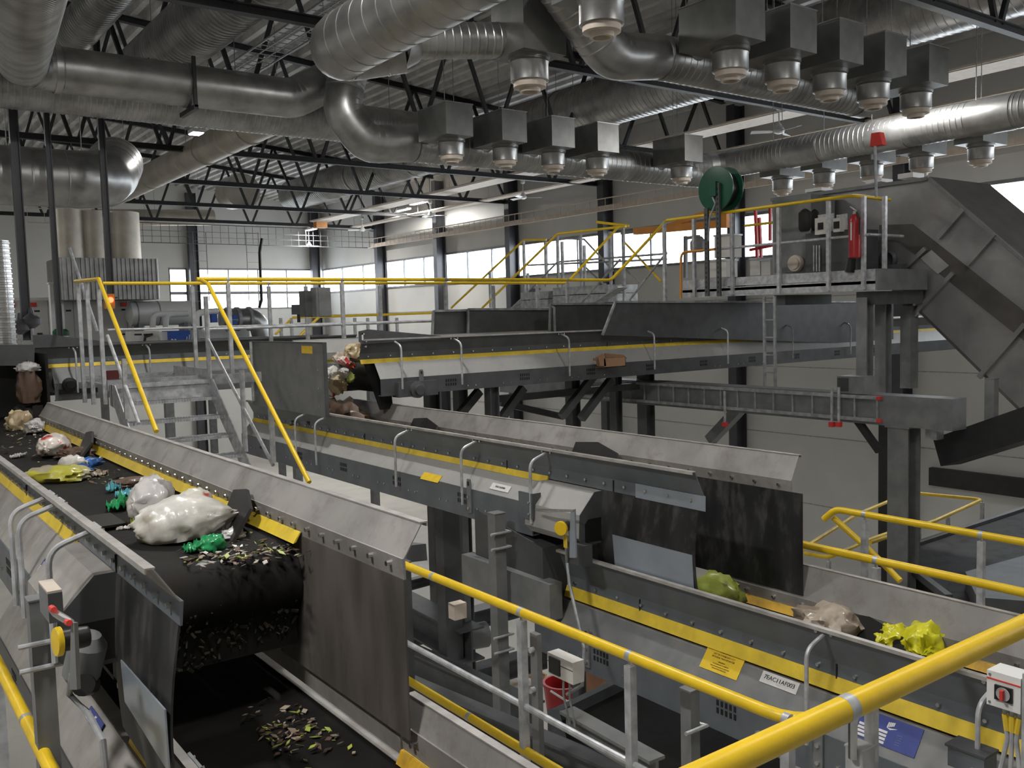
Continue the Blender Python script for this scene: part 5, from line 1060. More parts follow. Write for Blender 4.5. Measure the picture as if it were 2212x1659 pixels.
# white tank and pipework
yt = 33
t = thing('insulated_tank', 'long pale insulated tank lying beneath the back wall window', 'tank', ony(340, 705, yt)); a, b = ony(280, 678, yt), ony(412, 678, yt)
part(t, 'shell', MB().lathe((a.x, yt, a.z), X1, [(.2, -.1), (.42, 0), (.42, b.x - a.x), (.2, b.x - a.x + .1)], 24), M_['white'])
for px in (293, 340): p = ony(px, 680, yt); part(t, 'band', MB().cyl((p.x - .02, yt, a.z), (p.x + .02, yt, a.z), .43, n=24), M_['zincdull'])
part(t, 'saddle', MB().box((a.x + .2, yt - .3, a.z - .8), (a.x + .35, yt + .3, a.z - .35)).box((b.x - .35, yt - .3, a.z - .8), (b.x - .2, yt + .3, a.z - .35)).box((a.x + .2, yt - .05, a.z - .8), (b.x - .2, yt + .05, a.z - .72)), M_['grey'])
for px, l in ((330, 'left'), (358, 'right')): p = ony(px, 680, yt - 1); single('white_pipe', MB().tube([q for q, _ in round_path([ony(px, 712, yt - 1), ony(px, 680, yt - 1), ony(px + 48, 677, yt - 1)], .2, 5)], .1, 12), M_['white'], 'white elbow pipe rising in front of the tank, the %s one' % l, 'pipe')
t, a, b = fb('storage_bin', 'bright blue plastic bin with a white mark behind the left belt', (365, 715), (412, 742), 30, .8, 'bluep', 'bin'); p = ony(376, 736, 30)
part(t, 'white_mark', MB().tube([ony(370, 733, 29.98), ony(376, 737, 29.98), ony(380, 733, 29.98)], .03, 6).bar(ony(403, 740, 29.98), ony(404, 727, 29.98), .04, .02, X1).bar(ony(408, 740, 29.98), ony(409, 723, 29.98), .04, .02, X1), M_['inkw'])
t, a, b = fb('electric_cabinet', 'pale grey electric cabinet left of the blue bin', (283, 716), (346, 742), 30.5, .7, 'cabinet', 'cabinet'); part(t, 'cable', MB().tube([ony(312, 740, 30.4), ony(314, 727, 30.4), ony(330, 722, 30.4)], .04, 6), M_['black'])
for px in (298, 318): part(t, 'vent', MB().box(ony(px - 8, 721, 30.5) - V((0, .02, 0)), ony(px + 8, 724, 30.5)), M_['black'])
t, a, b = fb('white_box', 'white box cabinet between the grey cabinet and the blue bin', (346, 717), (365, 742), 30.2, .6, 'white', 'cabinet'); part(t, 'door_line', MB().box((a.x + .3, 30.19, b.z), (a.x + .315, 30.2, a.z)), M_['grey'])
# valve skid with silver pipes and blue actuators
ysk = 30; t = thing('valve_skid', 'silver pipe skid with round end and blue valves under the bright window', 'pipework', ony(525, 715, ysk))
p0, p1 = ony(478, 690, ysk), ony(568, 690, ysk)
part(t, 'pipe', MB().tube([q for q, _ in round_path([(p0.x, ysk, p0.z), (p1.x - .2, ysk, p0.z), (p1.x, ysk, p0.z - .8)], .4, 5)], .33, 18), M_['galv'])
part(t, 'pipe', MB().tube([q for q, _ in round_path([ony(425, 708, ysk - .5), ony(424, 676, ysk - .5), ony(470, 672, ysk - .5)], .2, 5)], .10, 12), M_['white'])
for px in (492, 512, 538): p = ony(px, 690, ysk); part(t, 'flange', MB().cyl((p.x - .05, ysk, p0.z), (p.x + .05, ysk, p0.z), .4, n=20), M_['zincdull'])
for px, py in ((461, 683), (462, 692), (506, 685), (504, 696)): p = ony(px, py, ysk - .6); part(t, 'valve_actuator', MB().box((p.x - .09, p.y - .1, p.z - .07), (p.x + .09, p.y + .1, p.z + .07)), M_['bluep'])
part(t, 'base', MB().box((p0.x - .6, ysk - .4, p0.z - .85), (p1.x, ysk + .4, p0.z - .6)), M_['zincdull'])
t, a, b = fb('white_tank_panel', 'wide white casing below the silver pipe skid', (430, 712), (540, 742), 30.8, .8, 'white', 'cabinet'); part(t, 'joint', MB().box((a.x + 1.0, 30.79, b.z), (a.x + 1.02, 30.8, a.z)), M_['grey'])
single('black_hose', MB().tube([ony(566, 515, 40), ony(561, 545, 40), ony(563, 600, 40), ony(565, 648, 40), ony(560, 665, 40)], .07, 8), M_['black'], 'black hose hanging in front of the bright back window', 'hose')
# ladder tray + grey cabinets beside the back stair
t, a, b = fb('switch_cabinet', 'grey switch cabinet hung on the walkway rail posts, front of the pair', (682, 621), (716, 684), 11.6, .18, 'grey', 'cabinet'); part(t, 'door', MB().box((a.x + .03, 11.585, b.z + .01), (b.x - .005, 11.6, a.z - .01)), M_['grey'])
t, a, b = fb('switch_cabinet', 'darker grey cabinet half hidden behind the front switch cabinet', (657, 628), (682, 684), 11.75, .18, 'greydk', 'cabinet'); part(t, 'door', MB().box((a.x + .005, 11.74, b.z + .01), (b.x - .005, 11.75, a.z - .01)), M_['greydk'])
t, a, b = fb('monitor', 'dark flat monitor left of the grey switch cabinets against the window', (632, 658), (660, 679), 13.2, .05, 'column', 'monitor'); part(t, 'stand', MB().box((a.x + .08, 13.21, b.z - .12), (a.x + .12, 13.24, b.z)), M_['black'])
p = ony(236, 648, 19.2); t = thing('warning_light', 'small lit red signal lamp box on the dark post at left', 'signal lamp', p); part(t, 'box', MB().box((p.x - .09, 19.15, p.z - .17), (p.x + .09, 19.28, p.z + .12)), M_['orange']); part(t, 'lens', MB().lathe((p.x + .01, 19.15, p.z), (0, -1, 0), [(.055, 0), (.055, .02), (.02, .04)], 14), M_['redlamp'])
for px, py, l in ((44, 705, 'at the foot of the thick dark post'), (68, 692, 'right of the thick dark post')):
    p = ony(px, py, 19.2); t = thing('hanging_valve', 'dark valve body ' + l + ' at far left', 'valve', p - V((0, 0, .15))); part(t, 'body', MB().lathe(p - V((0, 0, .15)), (0, 0, 1), [(.05, 0), (.16, .08), (.16, .18), (.05, .28), (.03, .4)], 12), M_['column']); part(t, 'stem', MB().cyl(p - V((0, 0, .4)), p - V((0, 0, .15)), .03, n=8), M_['zincdull'])
for px, l in ((123, 'left'), (140, 'right')):
    p = ony(px, 722, 32); t = thing('gas_bottle', 'green and white bottle by the white column, the %s one' % l, 'bottle', p - V((0, 0, .35))); part(t, 'body', MB().lathe(p - V((0, 0, .35)), (0, 0, 1), [(.13, 0), (.13, .3)], 12), M_['white']); part(t, 'shoulder', MB().lathe(p - V((0, 0, .05)), (0, 0, 1), [(.13, 0), (.13, .14), (.05, .22)], 12), M_['green'])
# orange box and items at the truss
p = ony(692, 486, 44); single('signal_box', MB().box((p.x - .3, 43.8, p.z - .15), (p.x + .3, 44.2, p.z + .15)), M_['orange'], 'small orange box under the far truss near the back wall fan', 'box')
# ================================================================ lower level things seen through the gap
def floor_z(px, py): return onz(px, py, -ZC)
a = floor_z(1112, 1490)
t = thing('pallet', 'pale wooden pallet leaning on the floor below, seen between the posts', 'pallet', V((a.x, a.y, -ZC)))
R_ = Matrix.Rotation(.5, 3, 'Z') @ Matrix.Rotation(.5, 3, 'Y')
def pb(m_, x0, x1, y0, y1, z0, z1):
    mm_ = MB().box((x0, y0, z0), (x1, y1, z1)); m_.add([V((a.x, a.y, -ZC + .4)) + R_ @ p for p in mm_.v], mm_.f); return m_
for i in range(6): part(t, 'top_board', pb(MB(), -.6, .6, -.55 + i * .2, -.42 + i * .2, .1, .122), M_['wood'])
for i in range(3): part(t, 'bearer', pb(MB(), -.6 + i * .55, -.5 + i * .55, -.55, .6, -.02, .1), M_['wood'])
a = floor_z(1215, 1570)
b = onz(1215, 1500, -7.2)
t = thing('bucket', 'red plastic tub on the floor below the isolator box, with a pale hose over it', 'tub', V((b.x, b.y, -7.75)))
part(t, 'body', MB().lathe((b.x, b.y, -7.75), (0, 0, 1), [(.28, 0), (.36, .75), (.38, .75), (.38, .80), (.33, .80), (.26, .1)], 20), M_['red'])
part(t, 'hose', MB().tube([onz(1190, 1493, -6.9), onz(1225, 1515, -6.9), onz(1245, 1510, -6.9), onz(1260, 1495, -6.9)], .02, 8), M_['white'])
y = 13.5
for (pp, l, mt) in ((((1240, 1405), (1302, 1436), (1292, 1500), (1250, 1515)), 'tall brown cardboard crate standing below behind the hanging cable', 'card'),):
    q = [onx(a_, b_, 11.5) for a_, b_ in pp]; t = thing('cardboard_crate', l, 'box', V((11.5, q[2].y, q[2].z))); part(t, 'side', MB().prism(q, (.6, 0, 0)), M_[mt]); part(t, 'rim', MB().bar(q[0], q[1], .05, .05), M_['wood'])
a, b = onx(1300, 1440, 11.8), onx(1340, 1480, 11.8); t = thing('shelf_rack', 'white metal shelf rack on the floor beside the cardboard crate', 'rack', V((12, a.y, b.z)))
for px in (1303, 1337): p, q = onx(px, 1425, 11.8), onx(px, 1495, 11.8); part(t, 'upright', MB().bar(p, q, .04, .04, X1), M_['white'])
for py in (1465, 1482): part(t, 'shelf', MB().bar(onx(1303, py, 11.8), onx(1337, py + 12, 11.8), .05, .04), M_['white'])
# isolator with hanging cable in front of C2
x = xr + .35; a, b = onx(1182, 1408, x), onx(1238, 1480, x)
t = thing('isolator_box', 'grey isolator box with black switch between the posts below the middle belt', 'switch box', V((x, (a.y + b.y) / 2, b.z)))
part(t, 'body', MB().box((x, b.y, b.z), (x + .09, a.y, a.z)), M_['cabinet']); m_ = (a + b) / 2
part(t, 'switch', MB().box((x - .01, m_.y - .005, m_.z - .05), (x, m_.y + .10, m_.z + .05)), M_['black']); part(t, 'lid_gap', MB().box((x - .002, b.y, a.z - .055), (x, a.y, a.z - .05)), M_['greydk'])
for i in range(2): part(t, 'cable', MB().tube([V((x + .05, m_.y - .03 + .06 * i, b.z)), V((x + .04, m_.y - .04 + .06 * i, b.z - .12)), V((x + .06, m_.y - .06 + .05 * i, b.z - .3))], .007, 8), M_['zincdull'])
p, q = onx(1157, 1368, x), onx(1157, 1640, x); t = thing('mounting_post', 'grey mounting post left of the isolator box with round bolts', 'support post', V((x, p.y, q.z))); part(t, 'shaft', MB().box((x - .02, p.y - .035, q.z), (x + .02, p.y + .035, p.z)), M_['grey'])
for z in (p.z - .1, p.z - .36): part(t, 'bolt', MB().cyl((x - .05, p.y, z), (x - .02, p.y, z), .018, n=10), M_['zinc'])
# ================================================================ pull switches and brackets at the discharge heads
def head_gear(M, c, s_hi, wj, sgx, name_l, labels, px):
    pass
def pull_switch(c, axis, r, label, post_dir, cable_pts):
    t = thing('pull_switch', label, 'emergency switch', c - V((0, 0, r))); ax = V(axis).normalized()
    part(t, 'disc', MB().lathe(c, ax, [(r * .2, 0), (r, .0), (r, .012), (r * .95, .018), (.0, .02)], 24), M_['yellow'])
    part(t, 'body', MB().lathe(c - ax * .09, ax, [(r * .7, 0), (r * .75, .02), (r * .75, .085), (r * .4, .09)], 16), M_['black'])
    part(t, 'cable_gland', MB().cyl(c - ax * .04 - V((.0, .012, r * 1.1)), c - ax * .04 - V((0, .012, r * .6)), .010, n=8), M_['chrome'])
    part(t, 'cable_sleeve', MB().tube([c - ax * .04 - V((0, 0, r * 1.1)), c - ax * .04 - V((0, 0, r * 1.1 + .09))], .008, 8), M_['yseal']); part(t, 'cable_sleeve', MB().tube([c - ax * .04 - V((0, .022, r * 1.1)), c - ax * .04 - V((0, .02, r * 1.1 + .09))], .008, 8), M_['yseal'])
    if cable_pts: part(t, 'cable', MB().tube(cable_pts, .012, 8), M_['zincdull'])
    return t
# middle belt head
xg = XB - .78; c = onx(1213, 1141, xg)
pull_switch(c, (-.93, -.36, 0), .052, 'yellow round pull switch hanging at the middle belt head, with cables', None, [c + V((.04, .0, -.15)), onx(1225, 1215, xg + .1), onx(1230, 1260, xg + .05), onx(1262, 1400, xg - .15), onx(1258, 1480, xg - .2), onx(1225, 1500, xg - .2)])
t = thing('switch_bracket', 'bluish bracket box clamped on the side of the middle belt head', 'bracket', onx(1140, 1120, XB - .66)); a, b = onx(1123, 1060, XB - .66), onx(1153, 1122, XB - .66)
part(t, 'plate', MB().box((XB - .675, b.y, b.z), (XB - .66, a.y, a.z)), M_['blue']); part(t, 'return_plate', MB().box((XB - .675, b.y - .006, b.z), (XB - .59, b.y, a.z)), M_['greydk']); part(t, 'bolts', MB().cyl((XB - .69, b.y + .03, a.z - .07), (XB - .67, b.y + .03, a.z - .07), .009, n=6).cyl((XB - .69, b.y + .03, b.z + .04), (XB - .67, b.y + .03, b.z + .04), .009, n=6), M_['chrome'])
t = thing('turnbuckle', 'steel turnbuckle with lever arm linking the bracket and pull switch at the middle belt head', 'linkage', onx(1200, 1103, xg)); part(t, 'rod', MB().tube([onx(1158, 1101, xg + .06), onx(1180, 1103, xg + .03), onx(1240, 1103, xg)], [.008, .013, .008], 8), M_['chrome'])
part(t, 'lever', MB().prism([onx(1232, 1100, xg), onx(1241, 1100, xg), onx(1244, 1205, xg), onx(1230, 1205, xg)], (.012, 0, 0)), M_['plate']); part(t, 'gearbox', MB().box(onx(1225, 1170, xg + .1), onx(1262, 1225, xg + .1) + V((.08, 0, 0))), M_['greydk'])
# near left belt head
xg = XA - .74; c = onx(131, 1385, xg)
pull_switch(c, (-.97, -.10, .05), .050, 'yellow round pull switch seen edge on at the near left belt head', None, [c + V((.03, 0, -.12)), onx(150, 1500, xg + .1), onx(190, 1540, xg + .1), onx(222, 1600, xg + .1), onx(228, 1670, xg + .1)])
t = thing('switch_bracket', 'grey bracket box clamped on the side of the near left belt head', 'bracket', onx(110, 1350, XA - .70)); a, b = onx(92, 1258, XA - .70), onx(116, 1345, XA - .70)
part(t, 'plate', MB().box((XA - .715, b.y, b.z), (XA - .70, a.y, a.z)), M_['grey']); part(t, 'return_plate', MB().box((XA - .715, b.y - .006, b.z), (XA - .665, b.y, a.z)), M_['greydk']); part(t, 'top_plate', MB().box((XA - .715, b.y, a.z), (XA - .665, a.y, a.z + .008)), M_['cream'])
t = thing('turnbuckle', 'turnbuckle rod with red grease marks at the near left belt head', 'linkage', onx(140, 1360, xg)); part(t, 'rod', MB().tube([onx(108, 1316, xg), onx(120, 1325, xg), onx(142, 1338, xg), onx(155, 1343, xg)], [.008, .013, .013, .008], 8), M_['chrome'])
part(t, 'red_marks', MB().cyl(onx(111, 1313, xg - .01), onx(117, 1318, xg - .01), .011, n=8).cyl(onx(144, 1343, xg - .01), onx(150, 1346, xg - .01), .010, n=8), M_['redcap'])
part(t, 'lever', MB().prism([onx(153, 1345, xg), onx(160, 1346, xg), onx(166, 1490, xg), onx(150, 1490, xg)], (.012, 0, 0)), M_['grey']); part(t, 'gearbox', MB().lathe(onx(172, 1470, xg + .12), (.2, -.3, 1), [(.05, 0), (.07, .03), (.07, .16), (.04, .2)], 14), M_['grey']); part(t, 'hub', MB().cyl(onx(195, 1480, xg + .2), onx(180, 1480, xg + .1), .04, n=14), M_['black'])
# red/white control box at the right edge
xk = 3.55; a, b = onx(2133, 1446, xk), onx(2204, 1552, xk); pk = ony(2133, 1446, 1.95)
yk = 1.95; a, b = ony(2132, 1440, yk), ony(2203, 1553, yk)
t = thing('isolator_switch', 'white isolator switch box with red stripe and red rotary knob at the right edge', 'switch box', V(((a.x + b.x) / 2, yk, b.z)))
a, b = onx(2132, 1446, 3.0), onx(2204, 1556, 3.0); wz = a.z - b.z
part(t, 'body', MB().box((3.0, b.y, a.z - wz * .86), (3.09, a.y, a.z)), M_['white'])
hy_ = a.y - b.y; z0 = a.z - wz * .86; H = a.z - z0
part(t, 'red_stripe', MB().box((2.998, b.y, z0 + H * .76), (3.0, a.y, z0 + H * .80)), M_['redcap'])
part(t, 'switch_plate', MB().box((2.992, b.y + hy_ * .22, z0 + H * .24), (3.0, b.y + hy_ * .74, z0 + H * .66)), M_['black'])
part(t, 'dial_ring', MB().lathe((2.991, b.y + hy_ * .47, z0 + H * .45), (-1, 0, 0), [(.0215, 0), (.0225, .002), (.0215, .003), (.0205, .002)], 24), M_['zinc'])
part(t, 'rotary_knob', MB().box((2.975, b.y + hy_ * .47 - .005, z0 + H * .30), (2.991, b.y + hy_ * .47 + .005, z0 + H * .58)), M_['redlamp'] if False else M_['redcap'])
part(t, 'corner_screws', MB().cyl((2.996, a.y - .01, a.z - .012), (3.0, a.y - .01, a.z - .012), .004, n=8).cyl((2.996, a.y - .01, z0 + .012), (3.0, a.y - .01, z0 + .012), .004, n=8), M_['grey'])
for i in range(3):
    yy = b.y + hy_ * (.62 - .22 * i); o = part(t, 'cable', MB().tube([(3.04, yy, z0), (3.04, yy, z0 - .05), (3.04, yy + .01 * (i - 1), z0 - .11), (3.05, yy + .03 - .02 * i, z0 - .3)], .008, 8), M_['zinc'])
    part(o, 'yellow_sleeve', MB().cyl((3.04, yy, z0 - .03), (3.04, yy + .008 * (i - 1), z0 - .085), .0105, n=8), M_['yseal'])
single('rail_post', MB().box((3.0, b.y - .055, -2.2), (3.06, b.y - .004, a.z + .02)), M_['zinc'], 'bright square post cut by the right edge behind the isolator switch', 'post')
a = onx(2050, 1615, 3.6); t = thing('cover_box', 'dark bluish cover box below the isolator switch at the bottom right', 'box', a)
a, b = onx(2052, 1608, XB - .70), onx(2130, 1680, XB - .70); part(t, 'front', MB().box((XB - .72, b.y, b.z), (XB - .60, a.y, a.z)), M_['blue']); part(t, 'lid', MB().box((XB - .73, b.y - .01, a.z), (XB - .60, a.y + .01, a.z + .012)), M_['greydk']); part(t, 'screws', MB().cyl((XB - .727, b.y + .05, a.z - .07), (XB - .72, b.y + .05, a.z - .07), .012, n=8), M_['chrome'])
# ================================================================ rubbish on the belts
def blob_mb(c, size, rot=(0, 0, 0), amp=.18, freq=3.0, seed=0.0, nu=26, nv=18, pinch=None, flat=0.0):
    """crumpled bag: ellipsoid pushed about by noise, flattened below; pinch=(axis sign, amount) draws one end into a tied neck"""
    R = Matrix.Rotation(rot[2], 3, 'Z') @ Matrix.Rotation(rot[1], 3, 'Y') @ Matrix.Rotation(rot[0], 3, 'X'); c = V(c); vs = []
    def pt(th, ph):
        d = V((math.cos(ph), math.sin(ph) * math.cos(th), math.sin(ph) * math.sin(th)))
        q = V((d.x * freq + seed, d.y * freq + seed * .7, d.z * freq - seed))
        n = noise.noise(q) * amp + abs(noise.noise(q * 2.3)) * amp * .9 - abs(noise.noise(q * 4.7)) * amp * .6
        p = d * (1 + n)
        if pinch and p.x * pinch[0] > .45:
            k = (p.x * pinch[0] - .45) / .6; p.y *= max(.12, 1 - k * pinch[1]); p.z *= max(.12, 1 - k * pinch[1]); p.x += pinch[0] * k * .25
        if p.z < -.55: p.z = -.55 - (-.55 - p.z) * flat
        return c + R @ V((p.x * size[0], p.y * size[1], p.z * size[2]))
    m = MB(); vs = [pt(2 * math.pi * i / nu, math.pi * (j + .5) / nv) for j in range(nv) for i in range(nu)]
    fs = [(j * nu + i, j * nu + (i + 1) % nu, (j + 1) * nu + (i + 1) % nu, (j + 1) * nu + i) for j in range(nv - 1) for i in range(nu)]
    k = len(vs); vs += [pt(0, .001), pt(0, math.pi - .001)]
    fs += [(k, (i + 1) % nu, i) for i in range(nu)] + [(k + 1, (nv - 1) * nu + i, (nv - 1) * nu + (i + 1) % nu) for i in range(nu)]
    return m.add(vs, fs)
def film_mb(c, sx, sy, rz, amp=.05, seed=0.0, n=16, tilt=(0, 0)):
    """torn sheet of film or paper, ragged outline, crumpled"""
    c = V(c); ca, sa = math.cos(rz), math.sin(rz)
    def f(i, j):
        u, v = i * 2 - 1, j * 2 - 1; k = 1 + .35 * noise.noise(V((u * 1.7 + seed, v * 1.7, seed)))
        u2, v2 = u * math.sqrt(max(0, 1 - v * v * .42)) * k, v * math.sqrt(max(0, 1 - u * u * .42)) * k
        z = amp * (abs(noise.noise(V((u * 2.2, v * 2.2, seed)))) + .6 * abs(noise.noise(V((u * 5, v * 5, seed + 3))))) + tilt[0] * u + tilt[1] * v
        x, y = u2 * sx, v2 * sy; return c + V((x * ca - y * sa, x * sa + y * ca, z + .012))
    m = MB().grid(f, n, n); k = len(m.v); m.add([p - V((0, 0, .006)) for p in m.v], [tuple(reversed(q)) for q in m.f])
    N = n + 1; rim = [i * N for i in range(N)] + [n * N + j for j in range(1, N)] + [i * N + n for i in range(n - 1, -1, -1)] + [j for j in range(n - 1, 0, -1)]
    m.f += [(rim[i], rim[(i + 1) % len(rim)], k + rim[(i + 1) % len(rim)], k + rim[i]) for i in range(len(rim))]; return m
B_ = {}
B_['white'] = bagmat('white_film', [(.62, .60, .56), (.40, .37, .32)], 3, .3, 1)
B_['print'] = bagmat('printed_white_film', [(.60, .58, .50), (.42, .40, .33), (.50, .06, .04)], 4, .28, 2)
B_['silver'] = bagmat('grey_film', [(.52, .50, .49), (.30, .28, .27)], 5, .25, 3)
B_['redwhite'] = bagmat('red_white_film', [(.60, .54, .49), (.45, .04, .04), (.25, .12, .08)], 5, .3, 4)
B_['khaki'] = bagmat('khaki_film', [(.34, .31, .22), (.40, .38, .05)], 4, .35, 5)
B_['cream'] = bagmat('cream_film', [(.60, .50, .30), (.30, .22, .12)], 5, .4, 6)
B_['green'] = bagmat('green_film', [(.02, .30, .10), (.01, .16, .06)], 5, .25, 7)
B_['yellow'] = bagmat('bright_yellow_film', [(.70, .66, .02), (.55, .52, .02)], 4, .3, 8)
B_['blue'] = bagmat('blue_film', [(.02, .13, .45), (.02, .08, .25)], 5, .3, 9)
B_['cyan'] = bagmat('cyan_film', [(.12, .45, .52), (.08, .3, .38)], 5, .35, 10)
B_['brown'] = bagmat('brown_waste', [(.10, .06, .04), (.05, .03, .02)], 6, .6, 11)
B_['lime'] = bagmat('lime_film', [(.36, .42, .08), (.25, .28, .08)], 5, .35, 12)
B_['beige'] = bagmat('beige_film', [(.42, .35, .28), (.25, .19, .15)], 5, .4, 13)
B_['dark'] = bagmat('black_film', [(.03, .028, .028), (.07, .065, .06)], 5, .3, 14)
zA = ZA - .208 - .06 - .012
def on_belt(px, py, z=None): return onz(px, py, zA if z is None else z)
def bag(name, label, px, py, sz, rot, mt, cat='rubbish', z=None, **k):
    """px,py: where the bag meets the belt; it rests there"""
    p = on_belt(px, py, z); return single(name, blob_mb(p + V((0, 0, sz[2] * .62)), sz, rot, **k), B_[mt], label, cat, ang=60)
def film(name, label, px, py, sx, sy, rz, mt, cat='rubbish', z=None, **k):
    return single(name, film_mb(on_belt(px, py, z), sx, sy, rz, **k), B_[mt], label, cat, ang=60)
# near left belt
bag('rubbish_bag', 'grey white rubbish bag standing behind the biggest bag on the near left belt', 330, 1128, (.12, .13, .155), (0, .3, .5), 'silver', seed=3.3, amp=.22)
t = thing('rubbish_bag', 'biggest white rubbish bag with a red corner print on the near left belt', 'rubbish', on_belt(392, 1172))
p = on_belt(392, 1166)
part(t, 'film', blob_mb(p + V((0, 0, .09)), (.215, .15, .135), (0, -.1, -.35), seed=1.2, amp=.13, nu=36, nv=26, pinch=(1, .5)), B_['white'], ang=60)
q = p + V((.05, .06, .2))
part(t, 'printed_corner', blob_mb(p + V((.10, .07, .165)), (.095, .075, .075), (0, .2, .3), seed=5.5, amp=.15), B_['print'], ang=60)
bag('rubbish_bag', 'red and white printed bag on the far half of the near left belt', 118, 985, (.24, .12, .12), (0, .1, 1.15), 'redwhite', seed=7.1, pinch=(1, .6))
bag('rubbish_bag', 'silvery crumpled film bag just beyond the red and white bag', 78, 938, (.16, .10, .09), (0, .2, 1.3), 'silver', seed=2.2, amp=.3)
bag('rubbish_bag', 'small cream and dark knotted bag at the left edge of the near left belt', 42, 930, (.12, .11, .13), (0, 0, .4), 'cream', seed=9.4, amp=.3)
bag('rubbish_bag', 'black shiny bag behind the cream knotted bag', 62, 905, (.15, .13, .12), (0, 0, .4), 'dark', seed=4.4, amp=.3)
bag('rubbish_bag', 'khaki translucent bag with a yellow patch beside the left skirt', 125, 1040, (.21, .13, .07), (0, 0, -.5), 'khaki', seed=6.4, amp=.3)
bag('rubbish_bag', 'white crumpled bag next to the blue film on the near left belt', 158, 1016, (.10, .07, .07), (0, 0, -.6), 'white', seed=8.8, amp=.25)
bag('plastic_film', 'blue film scrap at the tip of the white crumpled bag', 176, 1026, (.08, .045, .05), (0, 0, -.8), 'blue', seed=1.9, amp=.3)
bag('plastic_film', 'dark blue film lying behind the white crumpled bag', 193, 1010, (.10, .06, .05), (0, 0, .3), 'blue', seed=3.9, amp=.3)
film('plastic_film', 'beige film flap right of the dark blue film', 212, 1030, .07, .045, .6, 'beige', seed=1)
film('paper_scrap', 'white torn paper scrap by the yellow seal, behind the bags', 196, 988, .10, .06, .3, 'white', seed=2)
film('paper_scrap', 'small white paper strip further right by the yellow seal', 232, 995, .07, .02, .2, 'white', seed=3)
film('plastic_film', 'flat green film between the left skirt and the big bags', 268, 1098, .15, .07, .9, 'green', seed=4, amp=.09)
film('plastic_film', 'small cyan film piece behind the flat green film', 246, 1064, .05, .04, .5, 'cyan', seed=5, amp=.08)
film('plastic_film', 'pale bluish film strip right of the cyan piece', 275, 1073, .07, .04, .3, 'cyan', seed=6)
bag('plastic_film', 'glossy green bag remnant in front of the biggest bag', 457, 1190, (.065, .055, .05), (0, 0, .2), 'green', seed=5.1, amp=.3)
film('plastic_film', 'green film rag at the left foot of the green bag remnant', 425, 1192, .06, .04, .2, 'green', seed=8, amp=.06)
bag('plastic_film', 'small silver crumpled film at the plough blade by the right skirt', 503, 1165, (.06, .05, .035), (0, 0, .4), 'silver', seed=7.7, amp=.35)
film('paper_scrap', 'narrow white strip in front of the grey white bag', 275, 1145, .05, .012, .1, 'white', seed=9, amp=.02)
film('paper_scrap', 'brown stick like strip beside the narrow white strip', 268, 1138, .05, .010, .35, 'brown', seed=10, amp=.02)
film('plastic_film', 'pale green net shreds left of the biggest bag', 300, 1138, .045, .03, .6, 'lime', seed=11, amp=.06)
film('plastic_film', 'grey film scrap at the left skirt far up the belt', 38, 990, .09, .04, .8, 'silver', seed=12, amp=.05)
bag('organic_clump', 'brown clump of food waste right behind the cyan film', 285, 1052, (.13, .06, .04), (0, 0, -.2), 'brown', seed=2.9, amp=.4)
bag('organic_clump', 'brown clump behind the white and blue bags', 165, 992, (.09, .16, .06), (0, 0, .9), 'brown', seed=4.9, amp=.4)
bag('organic_clump', 'dark waste heap at the far end of the near left belt', 20, 892, (.35, .3, .14), (0, 0, .2), 'brown', seed=6.9, amp=.4)
for i, (px, py, l, mt) in enumerate(((62, 840, 'reddish brown sack hanging at the feed chute', 'brown'), (60, 795, 'small pale scrap caught at the top of the feed chute', 'silver'))):
    p = ony(px, py, 12.1); single('rubbish_bag', blob_mb(p, (.12, .1, .30 if i == 0 else .07), (0, 0, 0), seed=3 + i, amp=.3), B_[mt], l, 'rubbish', ang=60)
# loose bits nobody would count
def litter(name, label, boxes, n, cols, smin, smax, z):
    mats_ = [B_[c] for c in cols]; m = MB(); idx = []
    for i in range(n):
        bx_ = random.choice(boxes); x = random.uniform(bx_[0], bx_[1]); y = random.gauss((bx_[2] + bx_[3]) / 2, (bx_[3] - bx_[2]) / 4); s_ = random.uniform(smin, smax); a = random.uniform(0, 6.3)
        c = V((x, y, z + random.uniform(.004, .02))); d = V((math.cos(a), math.sin(a), random.uniform(-.3, .5))) * s_; e_ = V((-math.sin(a), math.cos(a), random.uniform(-.3, .3))) * s_ * random.uniform(.2, .7)
        k0 = len(m.f); m.prism([c - d, c + e_, c + d, c - e_], (0, 0, .003)); idx += [random.randrange(len(mats_))] * (len(m.f) - k0)
    o = single(name, m, mats_[0], label, 'litter', kind='stuff')
    for q in mats_[1:]: o.data.materials.append(q)
    o.data.polygons.foreach_set('material_index', idx); return o
def P2(px, py): q = on_belt(px, py); return q
a = on_belt(480, 1190); b = on_belt(230, 1020); c_ = on_belt(60, 950)
litter('litter', 'scattered brown and pale litter on the near left belt', [(a.x - .22, a.x + .22, a.y - .3, a.y + .15), (a.x - .1, a.x + .28, a.y - .4, a.y), (b.x - .2, b.x + .3, b.y - .8, b.y + .5), (.98, 1.6, c_.y - 1.5, c_.y + 1.5)], 420, ['brown', 'beige', 'lime', 'brown', 'white', 'dark'], .006, .028, zA)
z2 = ZA2 - .255 - .06 - .012; e_ = onz(640, 1600, z2)
litter('litter', 'leafy litter lying in the dark on the lower left belt', [(e_.x - .12, e_.x + .15, e_.y - .25, e_.y + .35)], 130, ['brown', 'beige', 'lime', 'dark'], .008, .03, z2)
